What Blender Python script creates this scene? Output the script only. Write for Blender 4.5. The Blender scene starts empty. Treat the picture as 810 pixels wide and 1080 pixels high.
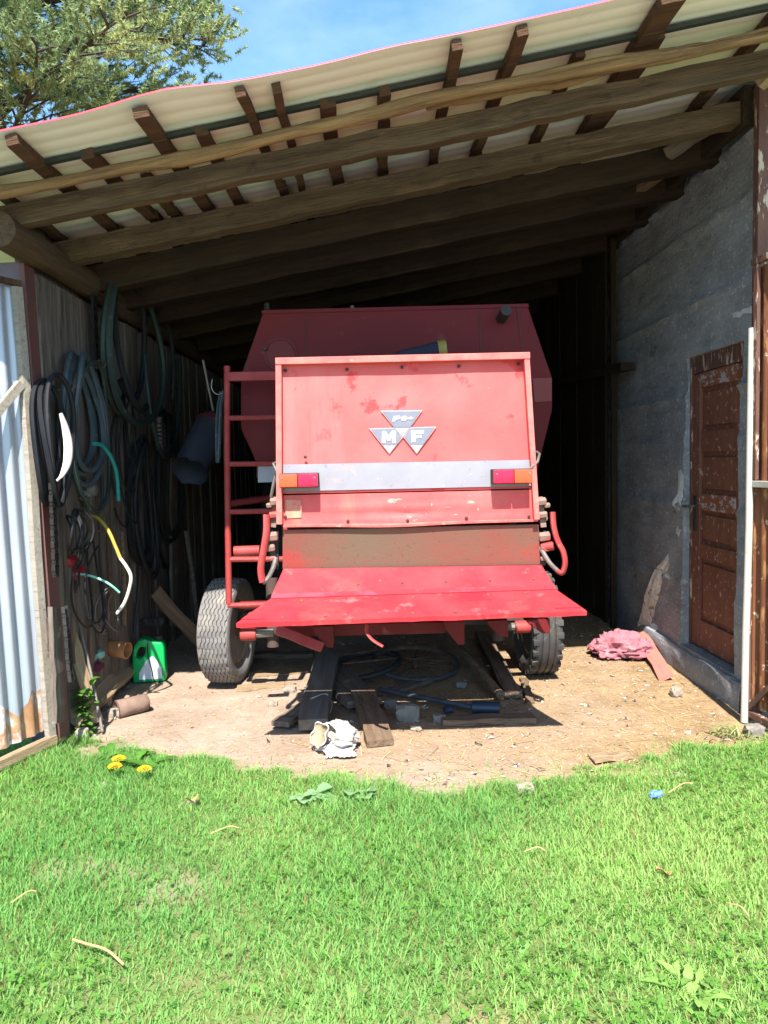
import bpy, bmesh, math, random
import numpy as np
from mathutils import Vector, Matrix, Quaternion, noise as mnoise

rnd = random.Random(7)
sc = bpy.context.scene
col = sc.collection
R = math.radians

# ------------------------------------------------------------------ camera
F = 811.0
CAM = Vector((0, 0, 1.5))
cy = Vector((-15, 53, -F)).normalized()              # world +Y seen in camera space
rho = R(1.2)
zx, zy = -math.sin(rho), math.cos(rho)
cz = Vector((zx, zy, -(zx*cy.x + zy*cy.y)/cy.z)).normalized()
cx = cy.cross(cz)
RW = Matrix((cx, cy, cz))                            # camera space -> world
cam_data = bpy.data.cameras.new('camera'); cam = bpy.data.objects.new('camera', cam_data); col.objects.link(cam)
cam.matrix_world = Matrix.Translation(CAM) @ RW.to_4x4()
cam_data.sensor_fit = 'AUTO'; cam_data.sensor_width = 36; cam_data.lens = F/1080*36
cam_data.clip_start = 0.05; cam_data.clip_end = 1000
sc.camera = cam

def ray(px, py): return RW @ Vector(((px-405)/F, (540-py)/F, -1))
def P(px, py, d):
    r = ray(px, py); return CAM + r*(d/r.y)
def G(px, py, z=0.0):
    r = ray(px, py); return CAM + r*((z-1.5)/r.z)
def V(*a): return Vector(a)

# ------------------------------------------------------------------ materials
def lin(c): return tuple(c) + (1.0,)
def M(name, c1, c2=None, scale=6.0, rough=0.7, metal=0.0, bump=0.15, bscale=60.0, stretch=(1, 1, 1),
      c3=None, s3=4.0, t3=(0.6, 0.66), stretch3=None, c4=None, s4=30.0, t4=(0.68, 0.72), spec=0.4, bdist=0.01, ramp=(0.35, 0.65)):
    m = bpy.data.materials.new(name); m.use_nodes = True
    nt = m.node_tree; N = nt.nodes; L = nt.links
    b = N['Principled BSDF']
    b.inputs['Roughness'].default_value = rough; b.inputs['Metallic'].default_value = metal
    b.inputs['Specular IOR Level'].default_value = spec
    tc = N.new('ShaderNodeTexCoord')
    def noise(scale, st, detail=6, off=0):
        mp = N.new('ShaderNodeMapping'); mp.inputs['Scale'].default_value = st; mp.inputs['Location'].default_value = (off, off*.7, off*.3)
        L.new(tc.outputs['Object'], mp.inputs['Vector'])
        n = N.new('ShaderNodeTexNoise'); n.inputs['Scale'].default_value = scale; n.inputs['Detail'].default_value = detail
        n.inputs['Roughness'].default_value = 0.62
        L.new(mp.outputs['Vector'], n.inputs['Vector']); return n
    def mixc(fac, a, bcol):
        mx = N.new('ShaderNodeMix'); mx.data_type = 'RGBA'
        L.new(fac, mx.inputs['Factor'])
        if isinstance(a, tuple): mx.inputs[6].default_value = lin(a)
        else: L.new(a, mx.inputs[6])
        mx.inputs[7].default_value = lin(bcol)
        return mx.outputs[2]
    def mr(sock, lo, hi):
        r = N.new('ShaderNodeMapRange'); r.inputs['From Min'].default_value = lo; r.inputs['From Max'].default_value = hi
        L.new(sock, r.inputs['Value']); return r.outputs['Result']
    out = None
    n1 = noise(scale, stretch)
    out = mixc(mr(n1.outputs['Fac'], *ramp), c1, c2 or tuple(x*0.75 for x in c1))
    if c3:
        n3 = noise(s3, stretch3 or stretch, 8, 3.1); out = mixc(mr(n3.outputs['Fac'], *t3), out, c3)
    if c4:
        n4 = noise(s4, (1, 1, 1), 8, 7.7); out = mixc(mr(n4.outputs['Fac'], *t4), out, c4)
    L.new(out, b.inputs['Base Color'])
    if bump:
        nb = noise(bscale, stretch, 5, 11); bp = N.new('ShaderNodeBump')
        bp.inputs['Strength'].default_value = bump; bp.inputs['Distance'].default_value = bdist
        L.new(nb.outputs['Fac'], bp.inputs['Height']); L.new(bp.outputs['Normal'], b.inputs['Normal'])
    return m

def weather(m, colr, scale, st, thr, amt=1.0, off=5.0):
    nt = m.node_tree; N = nt.nodes; L = nt.links; b = N['Principled BSDF']; src = b.inputs['Base Color'].links[0].from_socket
    tc = N.new('ShaderNodeTexCoord'); mp = N.new('ShaderNodeMapping'); mp.inputs['Scale'].default_value = st; mp.inputs['Location'].default_value = (off, off*.6, off*.2)
    L.new(tc.outputs['Object'], mp.inputs['Vector']); n = N.new('ShaderNodeTexNoise'); n.inputs['Scale'].default_value = scale; n.inputs['Detail'].default_value = 7; n.inputs['Roughness'].default_value = .65
    L.new(mp.outputs[0], n.inputs['Vector']); r = N.new('ShaderNodeMapRange'); r.inputs['From Min'].default_value = thr[0]; r.inputs['From Max'].default_value = thr[1]; r.inputs['To Max'].default_value = amt
    L.new(n.outputs['Fac'], r.inputs['Value']); x = N.new('ShaderNodeMix'); x.data_type = 'RGBA'; L.new(r.outputs[0], x.inputs['Factor']); L.new(src, x.inputs[6]); x.inputs[7].default_value = lin(colr)
    L.new(x.outputs[2], b.inputs['Base Color']); return m

def attr_mat(name, rough=0.6, transl=0.35, attr='col', spec=0.3):
    m = bpy.data.materials.new(name); m.use_nodes = True
    nt = m.node_tree; N = nt.nodes; L = nt.links
    b = N['Principled BSDF']; a = N.new('ShaderNodeAttribute'); a.attribute_name = attr
    L.new(a.outputs['Color'], b.inputs['Base Color']); b.inputs['Roughness'].default_value = rough
    b.inputs['Specular IOR Level'].default_value = spec
    if transl:
        t = N.new('ShaderNodeBsdfTranslucent'); L.new(a.outputs['Color'], t.inputs['Color'])
        mx = N.new('ShaderNodeMixShader'); mx.inputs[0].default_value = transl
        L.new(b.outputs[0], mx.inputs[1]); L.new(t.outputs[0], mx.inputs[2])
        L.new(mx.outputs[0], N['Material Output'].inputs['Surface'])
    return m

RED_PANEL = M('faded_red_paint', (.57, .083, .078), (.61, .118, .108), 2.6, .62, bump=.05, bscale=30, c3=(.53, .045, .045), s3=4.2, t3=(.585, .62), c4=(.62, .28, .25), s4=26, t4=(.72, .76), spec=.25)
RED_LOW = M('chipped_red_paint', (.58, .075, .075), (.62, .12, .11), 4, .6, bump=.08, c3=(.60, .30, .25), s3=9, t3=(.63, .68), stretch3=(.6, 1, 2.2), c4=(.70, .55, .48), s4=22, t4=(.69, .72), spec=.25)
RED_SHELF = M('bright_red_paint', (.54, .022, .032), (.58, .045, .052), 4, .5, bump=.08, c3=(.50, .13, .12), s3=8, t3=(.60, .74), c4=(.30, .05, .05), s4=40, t4=(.72, .75), spec=.18)
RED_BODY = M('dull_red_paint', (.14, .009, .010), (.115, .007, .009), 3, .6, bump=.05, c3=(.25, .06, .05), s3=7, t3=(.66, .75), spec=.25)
RED_FRAME = M('chalky_red_edge', (.64, .17, .14), (.60, .10, .09), 12, .65, bump=.1, c3=(.50, .28, .18), s3=18, t3=(.60, .68), spec=.25)
RED_TUBE = M('worn_red_tube', (.30, .032, .032), (.33, .055, .048), 14, .6, bump=.1, c3=(.33, .10, .06), s3=20, t3=(.62, .7), spec=.3)
DUST_PANEL = M('dusty_red_steel', (.15, .105, .07), (.21, .075, .055), 2.0, .9, bump=.15, bscale=120, c3=(.33, .05, .045), s3=2.2, t3=(.58, .72), c4=(.10, .07, .045), s4=40, t4=(.6, .7), spec=.1)
WHITE_STRIPE = M('worn_white_paint', (.27, .26, .285), (.235, .225, .25), 5, .6, bump=.05, c3=(.38, .38, .42), s3=13, t3=(.66, .69), c4=(.60, .33, .27), s4=9, t4=(.69, .72), spec=.25)
EMB_BLUE = M('faded_blue_grey', (.15, .165, .205), (.18, .185, .22), 20, .6, bump=0, c4=(.35, .2, .2), s4=60, t4=(.68, .75))
EMB_PALE = M('faded_pinkish_grey', (.44, .29, .28), (.48, .33, .31), 20, .6, bump=0)
EMB_EDGE = M('pale_pink_edge', (.62, .33, .32), (.60, .28, .27), 30, .6, bump=0)
EMB_WHITE = M('letter_white', (.86, .85, .86), (.80, .78, .8), 30, .6, bump=0)
ORANGE = M('amber_plastic', (.72, .085, .022), (.70, .07, .02), 40, .25, bump=.2, bscale=160, spec=.5)
REDLENS = M('red_lens_plastic', (.55, .006, .03), (.60, .01, .06), 40, .22, bump=.2, bscale=160, spec=.5)
BLACKP = M('black_rubber', (.022, .022, .024), (.03, .03, .03), 12, .7, bump=.1, c4=(.10, .085, .07), s4=18, t4=(.64, .75))
TYRE_DUSTY = M('dusty_grey_tyre_rubber', (.20, .185, .175), (.15, .14, .135), 9, .9, bump=.1, c3=(.30, .26, .22), s3=7, t3=(.55, .7), spec=.15)
TYRE_DARK = M('dark_tyre_rubber', (.045, .043, .045), (.07, .065, .06), 12, .75, bump=.1, c3=(.20, .16, .12), s3=9, t3=(.58, .7), spec=.3)
RIM = M('dirty_yellow_rim_paint', (.46, .30, .10), (.34, .19, .07), 9, .7, c3=(.12, .05, .03), s3=10, t3=(.55, .62))
IRON = M('rusty_iron', (.13, .07, .045), (.08, .055, .045), 14, .85, metal=.2, bump=.3, c3=(.24, .10, .04), s3=18, t3=(.55, .65))
DARKIRON = M('dark_oiled_iron', (.035, .032, .032), (.055, .045, .04), 20, .6, metal=.3, bump=.2)
GREYSTEEL = M('dusty_grey_steel', (.20, .175, .15), (.13, .11, .095), 18, .6, metal=.3, bump=.2)
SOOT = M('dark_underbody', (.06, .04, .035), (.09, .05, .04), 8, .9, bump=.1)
BEAM = M('weathered_beam_timber', (.15, .103, .058), (.075, .052, .033), 3, .85, bump=.35, bscale=14, stretch=(.6, 9, 9), c3=(.22, .15, .07), s3=1.3, t3=(.55, .7), stretch3=(1, 2, 2), c4=(.07, .045, .03), s4=7, t4=(.62, .7), spec=.15)
POLE = M('pale_peeled_pole', (.30, .19, .08), (.17, .10, .045), 3, .85, bump=.35, bscale=16, stretch=(.6, 10, 10), c3=(.13, .08, .05), s3=3, t3=(.6, .68), spec=.15)
BATTEN = M('brown_batten_timber', (.13, .068, .036), (.07, .038, .022), 3, .85, bump=.4, bscale=14, stretch=(9, .7, 9), c3=(.05, .035, .03), s3=4, t3=(.6, .68), spec=.15)
LOGW = M('log_timber', (.12, .078, .045), (.075, .05, .032), 3, .85, bump=.35, bscale=14, stretch=(8, .6, 8), c3=(.09, .06, .04), s3=4, t3=(.62, .7), spec=.15)
BOARDW = M('grey_board_timber', (.22, .18, .15), (.12, .095, .08), 3, .9, bump=.4, bscale=16, stretch=(9, 9, .6), c3=(.06, .048, .042), s3=3, t3=(.52, .68), stretch3=(5, 5, .7), spec=.1)
PLANK_GREY = M('grey_plank_timber', (.22, .175, .14), (.14, .11, .09), 3, .9, bump=.4, bscale=16, stretch=(.7, 9, 9), c3=(.09, .07, .06), s3=5, t3=(.6, .7), c4=(.33, .27, .2), s4=9, t4=(.6, .7), spec=.1)
PLANK_BROWN = M('brown_plank_timber', (.25, .17, .11), (.16, .105, .07), 3, .9, bump=.4, bscale=16, stretch=(.7, 9, 9), c3=(.09, .06, .05), s3=5, t3=(.6, .7), spec=.1)
PLANK_TAN = M('pale_tan_timber', (.42, .30, .18), (.32, .22, .13), 3, .9, bump=.4, bscale=16, stretch=(.7, 9, 9), c3=(.2, .14, .09), s3=5, t3=(.62, .7), spec=.1)
PLANK_BLUE = M('timber_with_blue_paint_traces', (.20, .17, .14), (.13, .11, .09), 3, .9, bump=.4, bscale=16, stretch=(.7, 9, 9), c3=(.10, .17, .20), s3=3.5, t3=(.6, .68), spec=.1)
PLANK_PINK = M('red_painted_timber', (.55, .16, .14), (.45, .20, .15), 5, .9, bump=.3, stretch=(.7, 6, 6), c3=(.35, .24, .18), s3=7, t3=(.6, .7), spec=.1)
SHEET_UNDER = M('cream_green_sheet_coating', (.80, .80, .69), (.74, .74, .63), 2, .5, bump=.04, bscale=14, stretch=(.5, 3, 1), c4=(.62, .61, .50), s4=6, t4=(.6, .75), spec=.3)
SHEET_TOP = M('red_sheet_coating', (.62, .05, .08), (.55, .05, .07), 3, .45, bump=.05, spec=.4)
GALV = M('galvanised_corrugated_steel', (.46, .48, .53), (.39, .41, .46), 4, .38, metal=.35, bump=.06, stretch=(1, 1, .4), c3=(.42, .44, .48), s3=7, t3=(.62, .75), spec=.5)
RUSTSHEET = M('rust_brown_painted_sheet', (.21, .075, .032), (.15, .05, .025), 4, .75, bump=.25, bscale=50, stretch=(5, 5, .6), c3=(.36, .17, .07), s3=9, t3=(.55, .62), stretch3=(3, 3, .6), c4=(.52, .38, .27), s4=26, t4=(.62, .66), spec=.25)
RUSTSTRIP = M('peeling_brown_steel', (.16, .075, .05), (.10, .05, .04), 6, .75, bump=.3, bscale=40, stretch=(3, 3, .8), c3=(.46, .36, .28), s3=14, t3=(.56, .6), stretch3=(2, 2, .6), spec=.25)
POSTPAINT = M('purplish_brown_post_paint', (.13, .10, .125), (.10, .075, .09), 4, .5, bump=.1, c3=(.13, .055, .04), s3=6, t3=(.62, .7), spec=.35)
POSTRUST = M('reddish_brown_post_edge', (.15, .06, .05), (.11, .05, .045), 7, .6, bump=.2, c3=(.26, .15, .11), s3=14, t3=(.62, .68), stretch3=(1, 1, .4))
WHITEPIPE = M('off_white_pipe_paint', (.50, .47, .40), (.42, .39, .33), 5, .6, bump=.1, c3=(.40, .32, .24), s3=8, t3=(.64, .7), spec=.3)
STILE = M('pale_weathered_stile', (.52, .46, .38), (.42, .36, .29), 4, .85, bump=.3, stretch=(8, 8, .6), c3=(.28, .21, .15), s3=5, t3=(.6, .7), spec=.15)
DOORW = M('brown_peeling_door_paint', (.225, .088, .052), (.165, .062, .04), 3, .6, bump=.3, bscale=40, stretch=(5, 5, .8), c3=(.11, .045, .03), s3=5, t3=(.6, .7), c4=(.44, .32, .25), s4=30, t4=(.60, .64), spec=.3)
DOORPALE = M('grey_exposed_door_wood', (.27, .10, .05), (.22, .08, .045), 9, .8, bump=.3, bscale=40, stretch=(3, 3, .8), c3=(.40, .36, .37), s3=16, t3=(.53, .58), stretch3=(1, 1, 2.2), spec=.2)
GREENP = M('bright_green_plastic', (.0, .36, .085), (.0, .33, .075), 8, .35, bump=.04, c4=(.05, .30, .10), s4=14, t4=(.65, .75), spec=.5)
LABELW = M('pale_label_paper', (.62, .66, .70), (.55, .60, .66), 18, .5, bump=0, c3=(.55, .28, .26), s3=16, t3=(.62, .66))
HOSE_GREEN = M('dark_green_hose_rubber', (.025, .042, .036), (.018, .03, .027), 8, .55, bump=.05, c4=(.09, .10, .09), s4=14, t4=(.6, .72), spec=.4)
HOSE_BLUE = M('bluish_grey_hose_rubber', (.055, .075, .085), (.035, .05, .058), 8, .55, bump=.05, c4=(.16, .17, .17), s4=14, t4=(.6, .72), spec=.4)
HOSE_BLACK = M('black_belt_rubber', (.012, .013, .015), (.018, .019, .021), 8, .6, bump=.05, c4=(.035, .035, .035), s4=14, t4=(.62, .75), spec=.2)
HOSE_TEAL = M('teal_hose_plastic', (.01, .22, .20), (.02, .18, .17), 8, .4, bump=0)
HOSE_YELLOW = M('yellow_hose_plastic', (.50, .36, .06), (.38, .28, .05), 12, .5, bump=0)
HOSE_WHITE = M('white_hose_plastic', (.72, .66, .58), (.62, .56, .48), 12, .5, bump=0)
HOSE_MINT = M('mint_tube_plastic', (.16, .48, .36), (.28, .52, .42), 5, .4, bump=0)
REDTOOL = M('red_tool_plastic', (.36, .012, .02), (.28, .012, .02), 8, .45, bump=.05)
BLUESHEET = M('slate_blue_sheet_metal', (.06, .065, .085), (.04, .045, .06), 7, .5, metal=.1, bump=.1, c3=(.16, .06, .06), s3=5, t3=(.64, .7))
CANRUST = M('orange_brown_rusty_can', (.42, .18, .06), (.28, .11, .05), 12, .85, bump=.3)
POTRUST = M('dull_brown_rusty_pot', (.23, .15, .11), (.16, .10, .075), 12, .9, bump=.4)
SACK = M('off_white_woven_sack', (.44, .41, .37), (.36, .33, .29), 9, .85, bump=.25, bscale=70, c3=(.34, .32, .36), s3=6, t3=(.6, .7), spec=.15)
SACKIN = M('brown_sack_lining', (.36, .27, .17), (.25, .18, .11), 14, .9, bump=.3)
PINK = M('dusty_pink_cloth', (.40, .155, .18), (.28, .10, .12), 9, .95, bump=.35, bscale=45, c3=(.46, .27, .28), s3=7, t3=(.55, .7), c4=(.28, .18, .14), s4=16, t4=(.63, .72), spec=.1)
STONE = M('pale_fieldstone', (.34, .285, .22), (.25, .21, .165), 8, .9, bump=.4, c4=(.25, .2, .16), s4=20, t4=(.6, .7), spec=.15)
GREYSTONE = M('grey_concrete_lump', (.24, .215, .19), (.18, .16, .14), 8, .95, bump=.5, spec=.1)
BLUEPIPE = M('blue_plastic_pipe', (.018, .034, .06), (.018, .03, .05), 9, .45, bump=.05)
GREYPIPE = M('grey_blue_pipe', (.06, .075, .09), (.045, .055, .065), 9, .5, bump=.1)
BLUETRASH = M('blue_scrap_plastic', (.12, .25, .55), (.1, .2, .45), 9, .4, bump=.2)
STRAWM = M('dry_straw', (.55, .38, .16), (.42, .28, .12), 20, .8, bump=.1)
BROWNLEAF = M('dry_brown_leaf', (.45, .22, .09), (.35, .17, .07), 20, .8, bump=.2)
YELLOWF = M('dandelion_yellow', (.85, .55, .01), (.8, .45, .01), 60, .7, bump=.3)
NAVY = M('navy_cloth', (.012, .013, .03), (.018, .018, .036), 9, .8, bump=.3)
YELLOWDULL = M('dull_yellow_plastic', (.26, .21, .04), (.2, .16, .035), 9, .6, bump=.1)
BARK = M('orange_brown_pine_bark', (.085, .058, .045), (.05, .036, .03), 5, .95, bump=.6, bscale=10, stretch=(3, 3, .7), bdist=.05)
WIRE = M('pale_wire', (.5, .47, .44), (.4, .38, .35), 20, .5, metal=.3, bump=0)

for m_, ax_, dk, lt in ((BEAM, 0, (.05, .034, .02), (.27, .19, .10)), (POLE, 0, (.08, .048, .024), (.42, .29, .14)), (BATTEN, 1, (.035, .02, .013), (.22, .12, .06)), (LOGW, 1, (.045, .03, .018), (.24, .16, .09)),
                         (BOARDW, 2, (.055, .045, .038), (.30, .255, .21)), (PLANK_GREY, 0, (.07, .055, .045), (.34, .28, .22)), (PLANK_BROWN, 0, (.07, .045, .03), (.36, .26, .17)), (PLANK_TAN, 0, (.2, .13, .075), (.54, .42, .28)), (STILE, 2, (.26, .2, .15), (.62, .56, .48))):
    st_ = [42.0, 42.0, 42.0]; st_[ax_] = .9
    ck_ = [26.0, 26.0, 26.0]; ck_[ax_] = .35; weather(m_, tuple(v*.45 for v in dk), 1.3, tuple(ck_), (.655, .675), .9, 41.0)
    bn_ = [n_ for n_ in m_.node_tree.nodes if n_.bl_idname == 'ShaderNodeBump'][0]; bn_.inputs['Strength'].default_value = .75; bn_.inputs['Distance'].default_value = .02
    weather(m_, dk, 1.6, tuple(st_), (.54, .68), .8); weather(m_, lt, 1.9, tuple(st_), (.58, .72), .6, 19.0)
DARKBEAM = M('shade_darkened_beam_timber', (.05, .034, .020), (.03, .022, .015), 3, .9, bump=.4, bscale=14, stretch=(.6, 9, 9), c3=(.07, .048, .028), s3=1.3, t3=(.55, .7), stretch3=(1, 2, 2), spec=.1)  # copy of the beam timber, darkened to paint in shade on the deeper beams
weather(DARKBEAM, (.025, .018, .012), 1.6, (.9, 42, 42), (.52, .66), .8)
weather(RED_PANEL, (.62, .165, .15), 1.5, (2.2, 1, .35), (.52, .74), .8); weather(RED_PANEL, (.40, .13, .08), 6, (1, 1, .5), (.66, .72), .6, 31)
weather(RED_PANEL, (.58, .33, .24), 55, (1, 1, 1), (.68, .74), .7, 12)
weather(RED_LOW, (.42, .16, .10), 4, (2, 1, .4), (.56, .72), .7); weather(RED_LOW, (.64, .46, .38), 30, (1, 1, .6), (.66, .72), .8, 9)
weather(RED_SHELF, (.42, .14, .10), 3, (1, 1, 1), (.54, .78), .5); weather(RED_SHELF, (.22, .05, .04), 34, (.4, 1.5, 1), (.69, .73), .7, 8)
weather(WHITE_STRIPE, (.19, .18, .21), 24, (1, 1, 1), (.62, .68), .8); weather(WHITE_STRIPE, (.50, .26, .22), 12, (.5, 1, 1.4), (.64, .69), .8, 22)
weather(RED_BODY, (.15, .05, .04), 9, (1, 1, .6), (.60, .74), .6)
# concrete: horizontally layered pours with rough grain
def concrete_mat():
    m = M('grey_poured_concrete', (.34, .345, .36), (.235, .24, .255), 2.2, .95, bump=0, stretch=(1, 1, 1.6), c3=(.20, .197, .195), s3=3.2, t3=(.55, .72), stretch3=(1, .6, 2.2), c4=(.46, .45, .42), s4=22, t4=(.58, .68), spec=.15)
    weather(m, (.17, .165, .16), 5, (1, .35, 3), (.54, .70), .5); weather(m, (.12, .118, .115), 7, (1, .8, 1.2), (.62, .68), .7, 33); weather(m, (.60, .58, .54), 44, (1, .8, 1), (.58, .66), .7, 14)
    nt = m.node_tree; N = nt.nodes; L = nt.links; b = N['Principled BSDF']
    tc = N.new('ShaderNodeTexCoord'); mp = N.new('ShaderNodeMapping'); mp.inputs['Scale'].default_value = (1, .45, 1.5); L.new(tc.outputs['Object'], mp.inputs['Vector'])
    n1 = N.new('ShaderNodeTexNoise'); n1.inputs['Scale'].default_value = 9; n1.inputs['Detail'].default_value = 9; n1.inputs['Roughness'].default_value = .7
    L.new(mp.outputs[0], n1.inputs['Vector'])
    v = N.new('ShaderNodeTexNoise'); v.inputs['Scale'].default_value = 75; v.inputs['Detail'].default_value = 4
    L.new(tc.outputs['Object'], v.inputs['Vector'])
    ad = N.new('ShaderNodeMath'); ad.operation = 'MULTIPLY_ADD'; ad.inputs[1].default_value = .35
    L.new(v.outputs['Fac'], ad.inputs[0]); L.new(n1.outputs['Fac'], ad.inputs[2])
    bp = N.new('ShaderNodeBump'); bp.inputs['Strength'].default_value = .9; bp.inputs['Distance'].default_value = .022
    L.new(ad.outputs[0], bp.inputs['Height']); L.new(bp.outputs['Normal'], b.inputs['Normal'])
    return m
CONCRETE = concrete_mat()
SUNLIT_PLASTER = M('pale_sunlit_plaster', (.74, .70, .62), (.52, .48, .42), 22, .95, bump=.6, bscale=50, bdist=.02, c4=(.2, .18, .16), s4=18, t4=(.58, .64), spec=.1)
LIME = M('white_lime_wash', (.62, .62, .60), (.5, .5, .5), 22, .95, bump=.5, bscale=60, spec=.1)

# ------------------------------------------------------------------ mesh builder
class MB:
    def __init__(self): self.bm = bmesh.new()
    def _faces(self, vs, fs):
        v = [self.bm.verts.new(p) for p in vs]
        for f in fs:
            try: self.bm.faces.new([v[i] for i in f])
            except ValueError: pass
        return v
    def box(self, c, s, rot=None, bev=0.0):
        t = bmesh.new(); bmesh.ops.create_cube(t, size=1)
        for v in t.verts: v.co = Vector((v.co.x*s[0], v.co.y*s[1], v.co.z*s[2]))
        if bev: bmesh.ops.bevel(t, geom=t.edges[:], offset=bev, segments=2, affect='EDGES', profile=.6)
        m = (rot if rot is not None else Matrix.Identity(3))
        for v in t.verts: v.co = m @ v.co + Vector(c)
        self._join(t); return self
    def _join(self, t):
        t.verts.ensure_lookup_table(); mp = {}
        for v in t.verts: mp[v] = self.bm.verts.new(v.co)
        for f in t.faces:
            try: self.bm.faces.new([mp[v] for v in f.verts])
            except ValueError: pass
        t.free()
    def prism(self, pts, vec, bev=0.0):
        t = bmesh.new(); vec = Vector(vec); n = len(pts)
        a = [t.verts.new(p) for p in pts]; b = [t.verts.new(Vector(p)+vec) for p in pts]
        t.faces.new(a); t.faces.new(b[::-1])
        for i in range(n): t.faces.new((a[i], b[i], b[(i+1) % n], a[(i+1) % n]))
        if bev: bmesh.ops.bevel(t, geom=t.edges[:], offset=bev, segments=2, affect='EDGES')
        self._join(t); return self
    def beam(self, p0, p1, w, h, up=(0, 0, 1), bev=0.0, ext=0):
        p0, p1 = Vector(p0), Vector(p1); x = (p1-p0); L_ = x.length; x.normalize()
        z = Vector(up); z = (z - x*z.dot(x)).normalized(); y = z.cross(x)
        m = Matrix((x, y, z)).transposed()
        return self.box((p0+p1)/2, (L_+ext, w, h), m, bev)
    def tube(self, pts, r, n=8, closed=False, flat=1.0):
        pts = [Vector(p) for p in pts]; k = len(pts); rings = []
        up = None
        for i, p in enumerate(pts):
            a = pts[i-1] if (i or closed) else p; b = pts[(i+1) % k] if (i < k-1 or closed) else p
            t = (b-a)
            if t.length < 1e-9: t = Vector((0, 0, 1))
            t.normalize()
            if up is None: up = t.orthogonal().normalized()
            up = (up - t*up.dot(t))
            if up.length < 1e-6: up = t.orthogonal()
            up.normalize(); s = t.cross(up)
            rr = r(i/(k-1)) if callable(r) else r
            rings.append([self.bm.verts.new(p + up*math.cos(2*math.pi*j/n)*rr + s*math.sin(2*math.pi*j/n)*rr*flat) for j in range(n)])
        for i in range(k if closed else k-1):
            A, B = rings[i], rings[(i+1) % k]
            for j in range(n):
                self.bm.faces.new((A[j], A[(j+1) % n], B[(j+1) % n], B[j]))
        if not closed:
            self.bm.faces.new(rings[0][::-1]); self.bm.faces.new(rings[-1])
        return self
    def lathe(self, prof, c, axis=(0, 0, 1), n=24, closed=False, jit=None):
        c = Vector(c); z = Vector(axis).normalized(); x = z.orthogonal().normalized(); y = z.cross(x); rings = []
        for i, (r, a) in enumerate(prof):
            ring = []
            for j in range(n):
                th = 2*math.pi*j/n; aa, rr = a, r
                if jit: rr, aa = jit(i, j, th, r, a)
                ring.append(self.bm.verts.new(c + z*aa + (x*math.cos(th)+y*math.sin(th))*max(rr, 1e-4)))
            rings.append(ring)
        m = len(rings)
        for i in range(m if closed else m-1):
            A, B = rings[i], rings[(i+1) % m]
            for j in range(n): self.bm.faces.new((A[j], A[(j+1) % n], B[(j+1) % n], B[j]))
        if not closed:
            if prof[0][0] > 1e-3 and prof[0][0] < 1e9: self.bm.faces.new(rings[0][::-1])
            if prof[-1][0] > 1e-3: self.bm.faces.new(rings[-1])
        return self
    def open_lathe(self, prof, c, axis=(0, 0, 1), n=24, fn=None):
        c = Vector(c); z = Vector(axis).normalized(); x = z.orthogonal().normalized(); y = z.cross(x); rings = []
        for i, (r, a) in enumerate(prof):
            ring = []
            for j in range(n):
                th = 2*math.pi*j/n; p = z*a + (x*math.cos(th)+y*math.sin(th))*r
                if fn: p = fn(p, i, j)
                ring.append(self.bm.verts.new(c+p))
            rings.append(ring)
        for i in range(len(rings)-1):
            A, B = rings[i], rings[i+1]
            for j in range(n): self.bm.faces.new((A[j], A[(j+1) % n], B[(j+1) % n], B[j]))
        return self
    def blob(self, c, rad, seed=0, amp=.15, freq=2.0, sub=3, fn=None):
        t = bmesh.new(); bmesh.ops.create_icosphere(t, subdivisions=sub, radius=1)
        for v in t.verts:
            p = v.co.copy(); k = 1 + amp*mnoise.fractal(p*freq + Vector((seed*3.7, seed, -seed)), 1.0, 2.0, 3)
            q = Vector((p.x*rad[0], p.y*rad[1], p.z*rad[2]))*k
            if fn: q = fn(q, p)
            v.co = q + Vector(c)
        self._join(t); return self
    def grid(self, rows):
        vs = [[self.bm.verts.new(p) for p in r] for r in rows]
        for i in range(len(vs)-1):
            for j in range(len(vs[0])-1):
                self.bm.faces.new((vs[i][j], vs[i][j+1], vs[i+1][j+1], vs[i+1][j]))
        return self
    def build(self, name, mat, parent=None, loc=None, smooth=False, recalc=True, ang=40):
        bm = self.bm
        if recalc: bmesh.ops.recalc_face_normals(bm, faces=bm.faces[:])
        root = parent
        off = Vector((0, 0, 0))
        while root is not None and root.parent is not None: root = root.parent
        if root is not None: off = Vector(root.location)
        elif loc is not None: off = Vector(loc)
        for v in bm.verts: v.co -= off
        if smooth:
            for f in bm.faces: f.smooth = True
            for e in bm.edges:
                if len(e.link_faces) == 2 and e.calc_face_angle(0) > R(ang): e.smooth = False
        me = bpy.data.meshes.new(name); bm.to_mesh(me); bm.free()
        me.materials.append(mat)
        o = bpy.data.objects.new(name, me); col.objects.link(o)
        if parent is not None: o.parent = parent
        elif loc is not None: o.location = off
        return o

def tag(o, label, cat, group=None, kind=None):
    if label: o['label'] = label
    if cat: o['category'] = cat
    if group: o['group'] = group
    if kind or label: o['kind'] = kind or 'thing'
    return o
def thing(name, label, cat, loc, group=None):
    o = bpy.data.objects.new(name, None); col.objects.link(o); o.location = Vector(loc); o.empty_display_size = .1
    return tag(o, label, cat, group)
def structure(o): o['kind'] = 'structure'; return o

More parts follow.
